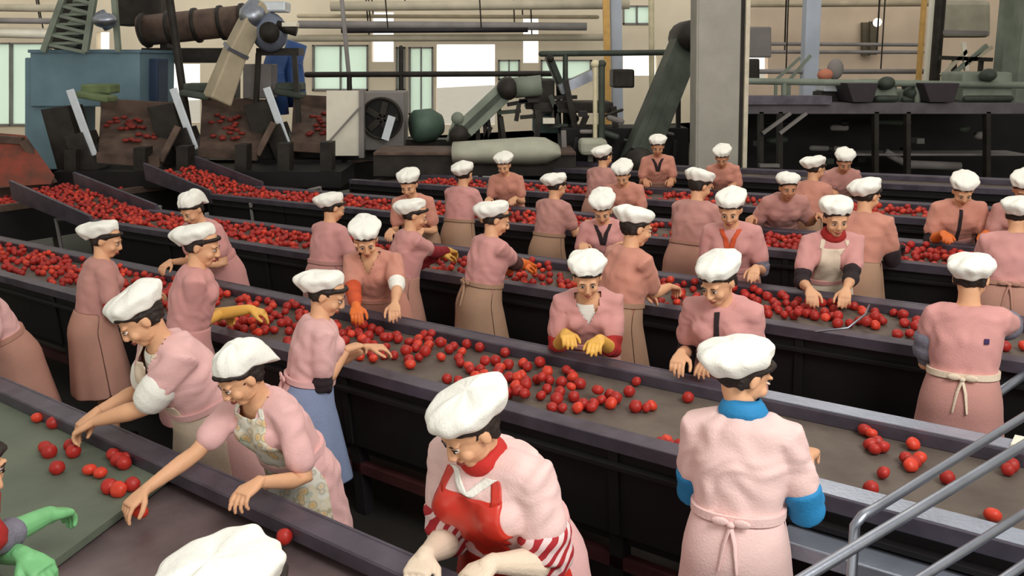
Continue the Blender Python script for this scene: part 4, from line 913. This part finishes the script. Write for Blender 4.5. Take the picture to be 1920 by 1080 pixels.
PPL=[
# ---- front left table
dict(px=(234,533),t=1,s='f',H=1.60,hips=2.0,b=1.15,yaw=-12,hp=36,hy=-10,top=P_LIGHT,skirt=P_LIGHT,bib=CREAM,bibw=.09,cuffband=WHITE,vneck=True,under=WHITE,R=(158,800,.96),L=(150,812,.97),short=.75,
  label='worker in pink with rolled white cuffs, both hands over the front left table',elb=.7),
dict(px=(430,641),t=1,s='f',H=1.6,hips=2.0,b=1.0,yaw=2,lean=18,hp=32,hy=-14,top=P_LIGHT,skirt=None,bib=FLORAL,bibw=.125,bibtop=3.3,cap='kerchief',vneck=True,vdepth=.12,R=(238,955,.93),L=(468,938,.98),short=.7,
  label='worker in floral apron and white kerchief reaching across the front left table'),
dict(px=(440,978),t=1,s='n',H=1.6,hips=.56,lean=26,yaw=6,hp=30,hy=10,top=P_LIGHT,skirt=P_LIGHT,puff=1.0,R=('l',.22,.35,1.0),L=('l',-.2,.3,1.0),
  label='worker at the bottom edge of whom mostly the white cap shows'),
dict(px=(-79,772),t=1,s='n',H=1.56,hips=.54,lean=24,yaw=-48,hp=24,hy=-12,top=REDKNIT,skirt=None,bib=None,glove=GGLOVE,R=(190,950,.97),L=(75,1075,1.0),cuff=.8,sleeve=dict(R=(GREYKNIT,.9,1.5,.014),L=(GREYKNIT,.9,1.4,.014)),
  label='worker in red at the left edge wearing green gloves',elb=.5),
dict(px=(-105,480),t=1,s='f',H=1.6,hips=2.02,lean=None,yaw=8,hp=30,b=1.15,top=P_LIGHT,skirt=TANPINK,label='worker cut off by the left edge, pale pink dress behind the front left table'),
dict(px=(862,722),t=1,s='f',H=1.60,hips=2.0,b=1.3,yaw=2,hp=32,hy=-22,top=P_PALE,skirt=P_LIGHT,bib=REDPVC,bibw=.13,bibtop=2.95,scarf=REDCLOTH,collar=WHITE,ctop=3.0,R=(785,1085,1.0),L=(900,1100,1.0),short=.55,
  sleeve=dict(R=(STRIPE,.5,1.1,.03),L=(STRIPE,.5,1.12,.034)),glove=CREAM,cuff=.75,puff=1.14,label='stout worker in red plastic apron with striped sleeves, nearest the camera'),
# ---- second table, near side
dict(px=(195,404),t=2,s='n',hips=2.58,yaw=-16,hp=26,hy=-28,top=P_DUST,skirt=TANPINK,belt=False,sleeve=(REDKNIT,.62,1.3,.016),R=('l',.2,.36,1.05),L=('l',-.12,.4,1.0),label='worker with red sleeves at the left end of the second table'),
dict(px=(374,408),t=2,s='n',hips=2.6,yaw=-34,hp=24,hy=-14,top=P_ROSE,skirt=P_ROSE,belt=False,sleeve=(BROWNKNIT,.66,.98,.014),glove=YGLOVE,R=(425,600,.98),L=('l',-.1,.42,1.0),cuff=1.0,label='worker in pink smock stretching out a yellow glove, dark sleeve band'),
dict(px=(350,357),t=2,s='f',hips=3.95,yaw=10,hp=30,top=P_ROSE,skirt=P_ROSE,cap='kerchief',H=1.57,label='worker half hidden behind the yellow-gloved one, facing her across the belt'),
dict(px=(617,496),t=2,s='n',hips=2.58,yaw=-28,hp=32,hy=-22,top=P_LIGHT,skirt=P_LIGHT,sa=(0,360),sleeve=(DARKKNIT,.7,1.15,.014),R=(668,665,1.05),L=('l',-.08,.4,1.0),wrap=BLUEAPR,label='worker with a grey-blue apron hanging at her side, seen from behind'),
dict(px=(1406,616),t=2,s='n',hips=2.5,H=1.6,b=1.0,yaw=14,lean=8,elb=.22,puff=1.06,hp=28,hy=-44,top=P_PALE,skirt=P_PALE,belt=P_PALE,scarf=BLUESLV,sleeve=(BLUESLV,.62,1.35,.024),short=.66,R=('l',.2,.34,1.03),L=('l',-.10,.36,1.03),label='worker seen from behind with bright blue sleeves at the second table'),
# ---- second table, far side
dict(px=(682,408),t=2,s='f',hips=3.92,yaw=30,hp=32,hy=18,b=1.08,top=P_SALM,skirt=P_SALM,vneck=True,vdepth=.1,sleeve=dict(R=(ORANGEKNIT,.5,1.9,.012),L=(WHITE,.66,1.0,.014)),glove=dict(R=OGLOVE),R=(668,590,1.0),L=(740,600,1.0),label='worker in salmon pink with orange sleeve and one white cuff facing us'),
dict(px=(1100,470),t=2,s='f',hips=3.92,yaw=34,hp=24,b=1.05,top=P_ROSE,skirt=P_ROSE,vneck=True,vdepth=.13,under=WHITE,sleeve=(REDKNIT,.66,1.35,.014),glove=YGLOVE,R=(1062,645,1.02),L=(1120,655,1.02),cuff=.85,label='worker facing us with red sleeves and yellow gloves over the tomatoes'),
dict(px=(1344,470),t=2,s='f',hips=3.95,yaw=8,hp=28,hy=-18,b=1.06,top=P_ROSE,skirt=P_ROSE,placket=DARKKNIT,sleeve=dict(R=(DARKKNIT,.66,1.25,.012)),R=(1270,688,.98),L=(1330,695,.98),label='worker facing left with one dark grey sleeve and a dark strap down her front'),
# ---- third table, near side
dict(px=(625,353),t=3,s='n',hips=4.4,yaw=-4,hp=28,hy=-12,top=P_ROSE,skirt=P_DUST,label='worker from behind at the left of the third table'),
dict(px=(778,364),t=3,s='n',hips=4.42,yaw=-24,hp=26,hy=-18,top=P_ROSE,skirt=TANPINK,belt=False,sleeve=(mat('wine_red_knit',s2l(140,36,44),.9,0,.15,15,.3,150),.66,1.9,.014),glove=YGLOVE,R=(862,478,.98),L=('l',-.1,.42,1.0),cuff=.3,label='worker stretching a dark red sleeve and yellow glove over the third belt'),
dict(px=(933,368),t=3,s='n',hips=4.4,yaw=-22,hp=28,hy=-20,b=1.03,top=P_ROSE,skirt=TAN,sleeve=(BROWNKNIT,.7,1.35,.016),glove=OGLOVE,R=(1000,502,.98),L=('l',-.1,.42,1.0),label='worker from behind in belted tan skirt with brown sleeve and orange glove'),
dict(px=(1192,378),t=3,s='n',hips=4.42,yaw=-26,hp=20,hy=-8,b=1.08,top=P_SALM,skirt=TAN,captilt=-14,R=(1265,545,.98),L=(1215,560,1.0),short=.7,label='broad-backed worker in tan skirt reaching right with bare arms'),
dict(px=(1828,462),t=3,s='n',hips=4.3,yaw=10,lean=9,hp=30,hy=-8,b=1.03,elb=.05,top=P_ROSE,skirt=P_DUST,back='pocket_mark',sleeve=(GREYKNIT,.3,.85,.028),short=.3,R=(1905,600,1.0),L=('l',-.16,.33,1.02),belt=CREAM,label='worker from behind with grey short sleeves and a dark mark on her back'),
# ---- third table, far side
dict(px=(763,314),t=3,s='f',hips=5.75,yaw=26,hp=26,top=P_SALM,skirt=TAN,label='worker facing us behind the one with the dark red sleeve'),
dict(px=(1128,358),t=3,s='f',hips=5.72,yaw=28,hp=36,top=P_ROSE,skirt=P_DUST,collar=DARKKNIT,R=('l',.15,.35,1.05),L=('l',-.15,.35,1.05),label='worker looking down with a black collar, between two white-capped backs'),
dict(px=(1370,351),t=3,s='f',hips=5.7,yaw=16,hp=26,b=1.05,top=P_ROSE,skirt=P_ROSE,collar=ORANGEKNIT,sleeve=dict(L=(GREYKNIT,.66,1.0,.014)),R=('l',.1,.4,1.0),L=('l',-.2,.4,1.0),label='dark-haired worker facing us with a grey band on one arm'),
dict(px=(1570,364),t=3,s='f',hips=5.74,yaw=32,hp=18,b=1.06,top=P_ROSE,skirt=P_ROSE,bib=CREAM,bibw=.11,scarf=REDKNIT,sleeve=(DARKKNIT,.66,1.3,.014),R=(1520,560,.97),L=(1585,560,.97),label='worker facing us in beige bib apron with black sleeves'),
# ---- fourth table, near side
dict(px=(869,296),t=4,s='n',hips=6.2,yaw=4,hp=20,hy=10,top=P_ROSE,skirt=TAN,label='worker from behind in a narrow tan skirt at the fourth table'),
dict(px=(1046,317),t=4,s='n',hips=6.25,yaw=-6,hp=28,hy=-12,top=P_DUST,skirt=TAN,label='worker from behind leaning right, left of the black-collared one'),
dict(px=(1315,311),t=4,s='n',hips=6.22,yaw=-8,hp=24,hy=-20,b=1.12,top=P_DUST,skirt=TANPINK,captilt=-14,label='broad-backed worker standing before the concrete column'),
dict(px=(1631,325),t=4,s='n',hips=6.22,yaw=-4,hp=24,hy=-20,b=1.1,top=P_SALM,skirt=TAN,belt=False,sleeve=(DARKKNIT,.66,1.4,.018),glove=DARKKNIT,label='worker from behind with black sleeves, behind the beige bib apron'),
dict(px=(1914,358),t=4,s='n',hips=6.18,yaw=6,hp=28,hy=0,b=1.15,top=P_ROSE,skirt=TANPINK,label='worker at the right edge seen from behind in rose pink'),
# ---- fourth table, far side
dict(px=(943,284),t=4,s='f',hips=7.56,yaw=26,hp=26,top=P_SALM,skirt=P_SALM,label='worker facing us behind the fourth table, below the long pale cover'),
dict(px=(1166,301),t=4,s='f',hips=7.56,yaw=20,hp=34,top=P_SALM,skirt=TAN,label='worker looking down right of the back in plain pink'),
dict(px=(1478,319),t=4,s='f',hips=7.56,yaw=34,hp=14,b=1.1,skin=SKIN2,top=P_DUST,skirt=P_DUST,R=('l',.34,.34,1.0),L=('l',-.3,.34,1.0),label='worker facing us with arms spread on the fourth table'),
dict(px=(1811,323),t=4,s='f',hips=7.56,yaw=24,hp=34,b=1.12,top=P_SALM,skirt=P_DUST,pony=True,glove=OGLOVE,sleeve=(DARKKNIT,.66,1.2,.012),placket=DARKKNIT,label='worker looking down with a dark plait and dark sleeves at the right'),
# ---- far tables
dict(px=(1133,267),t=5,s='n',hips=7.98,yaw=-4,hp=20,hy=-8,top=P_DUST,skirt=TANPINK,label='distant worker in plain pink seen from behind'),
dict(px=(1533,285),t=5,s='n',hips=7.95,yaw=-10,hp=26,hy=-20,top=P_SALM,skirt=TAN,label='distant worker from behind at the far table, left of a facing one'),
dict(px=(1354,271),t=5,s='f',hips=9.3,yaw=20,hp=30,skin=SKIN2,top=P_SALM,skirt=TAN,label='distant worker right in front of the foot of the concrete column'),
dict(px=(1233,250),t=5,s='f',hips=9.33,yaw=30,hp=22,skin=SKIN2,top=P_SALM,skirt=TANPINK,collar=DARKKNIT,label='farthest worker, dark collar, left of the concrete column'),
dict(px=(1586,277),t=5,s='f',hips=9.3,yaw=30,hp=30,skin=SKIN2,top=P_DUST,skirt=TAN,label='distant worker facing us beside another back in the far row'),
dict(px=(1925,318),t=4,s='f',hips=7.58,yaw=16,hp=30,skin=SKIN2,top=P_DUST,skirt=TAN,label='distant worker partly cut off by the right edge'),
]
_sel=None
for i,sp in enumerate(PPL):
    if _sel and str(i) not in _sel.split(','): continue
    e_=make_person(sp)
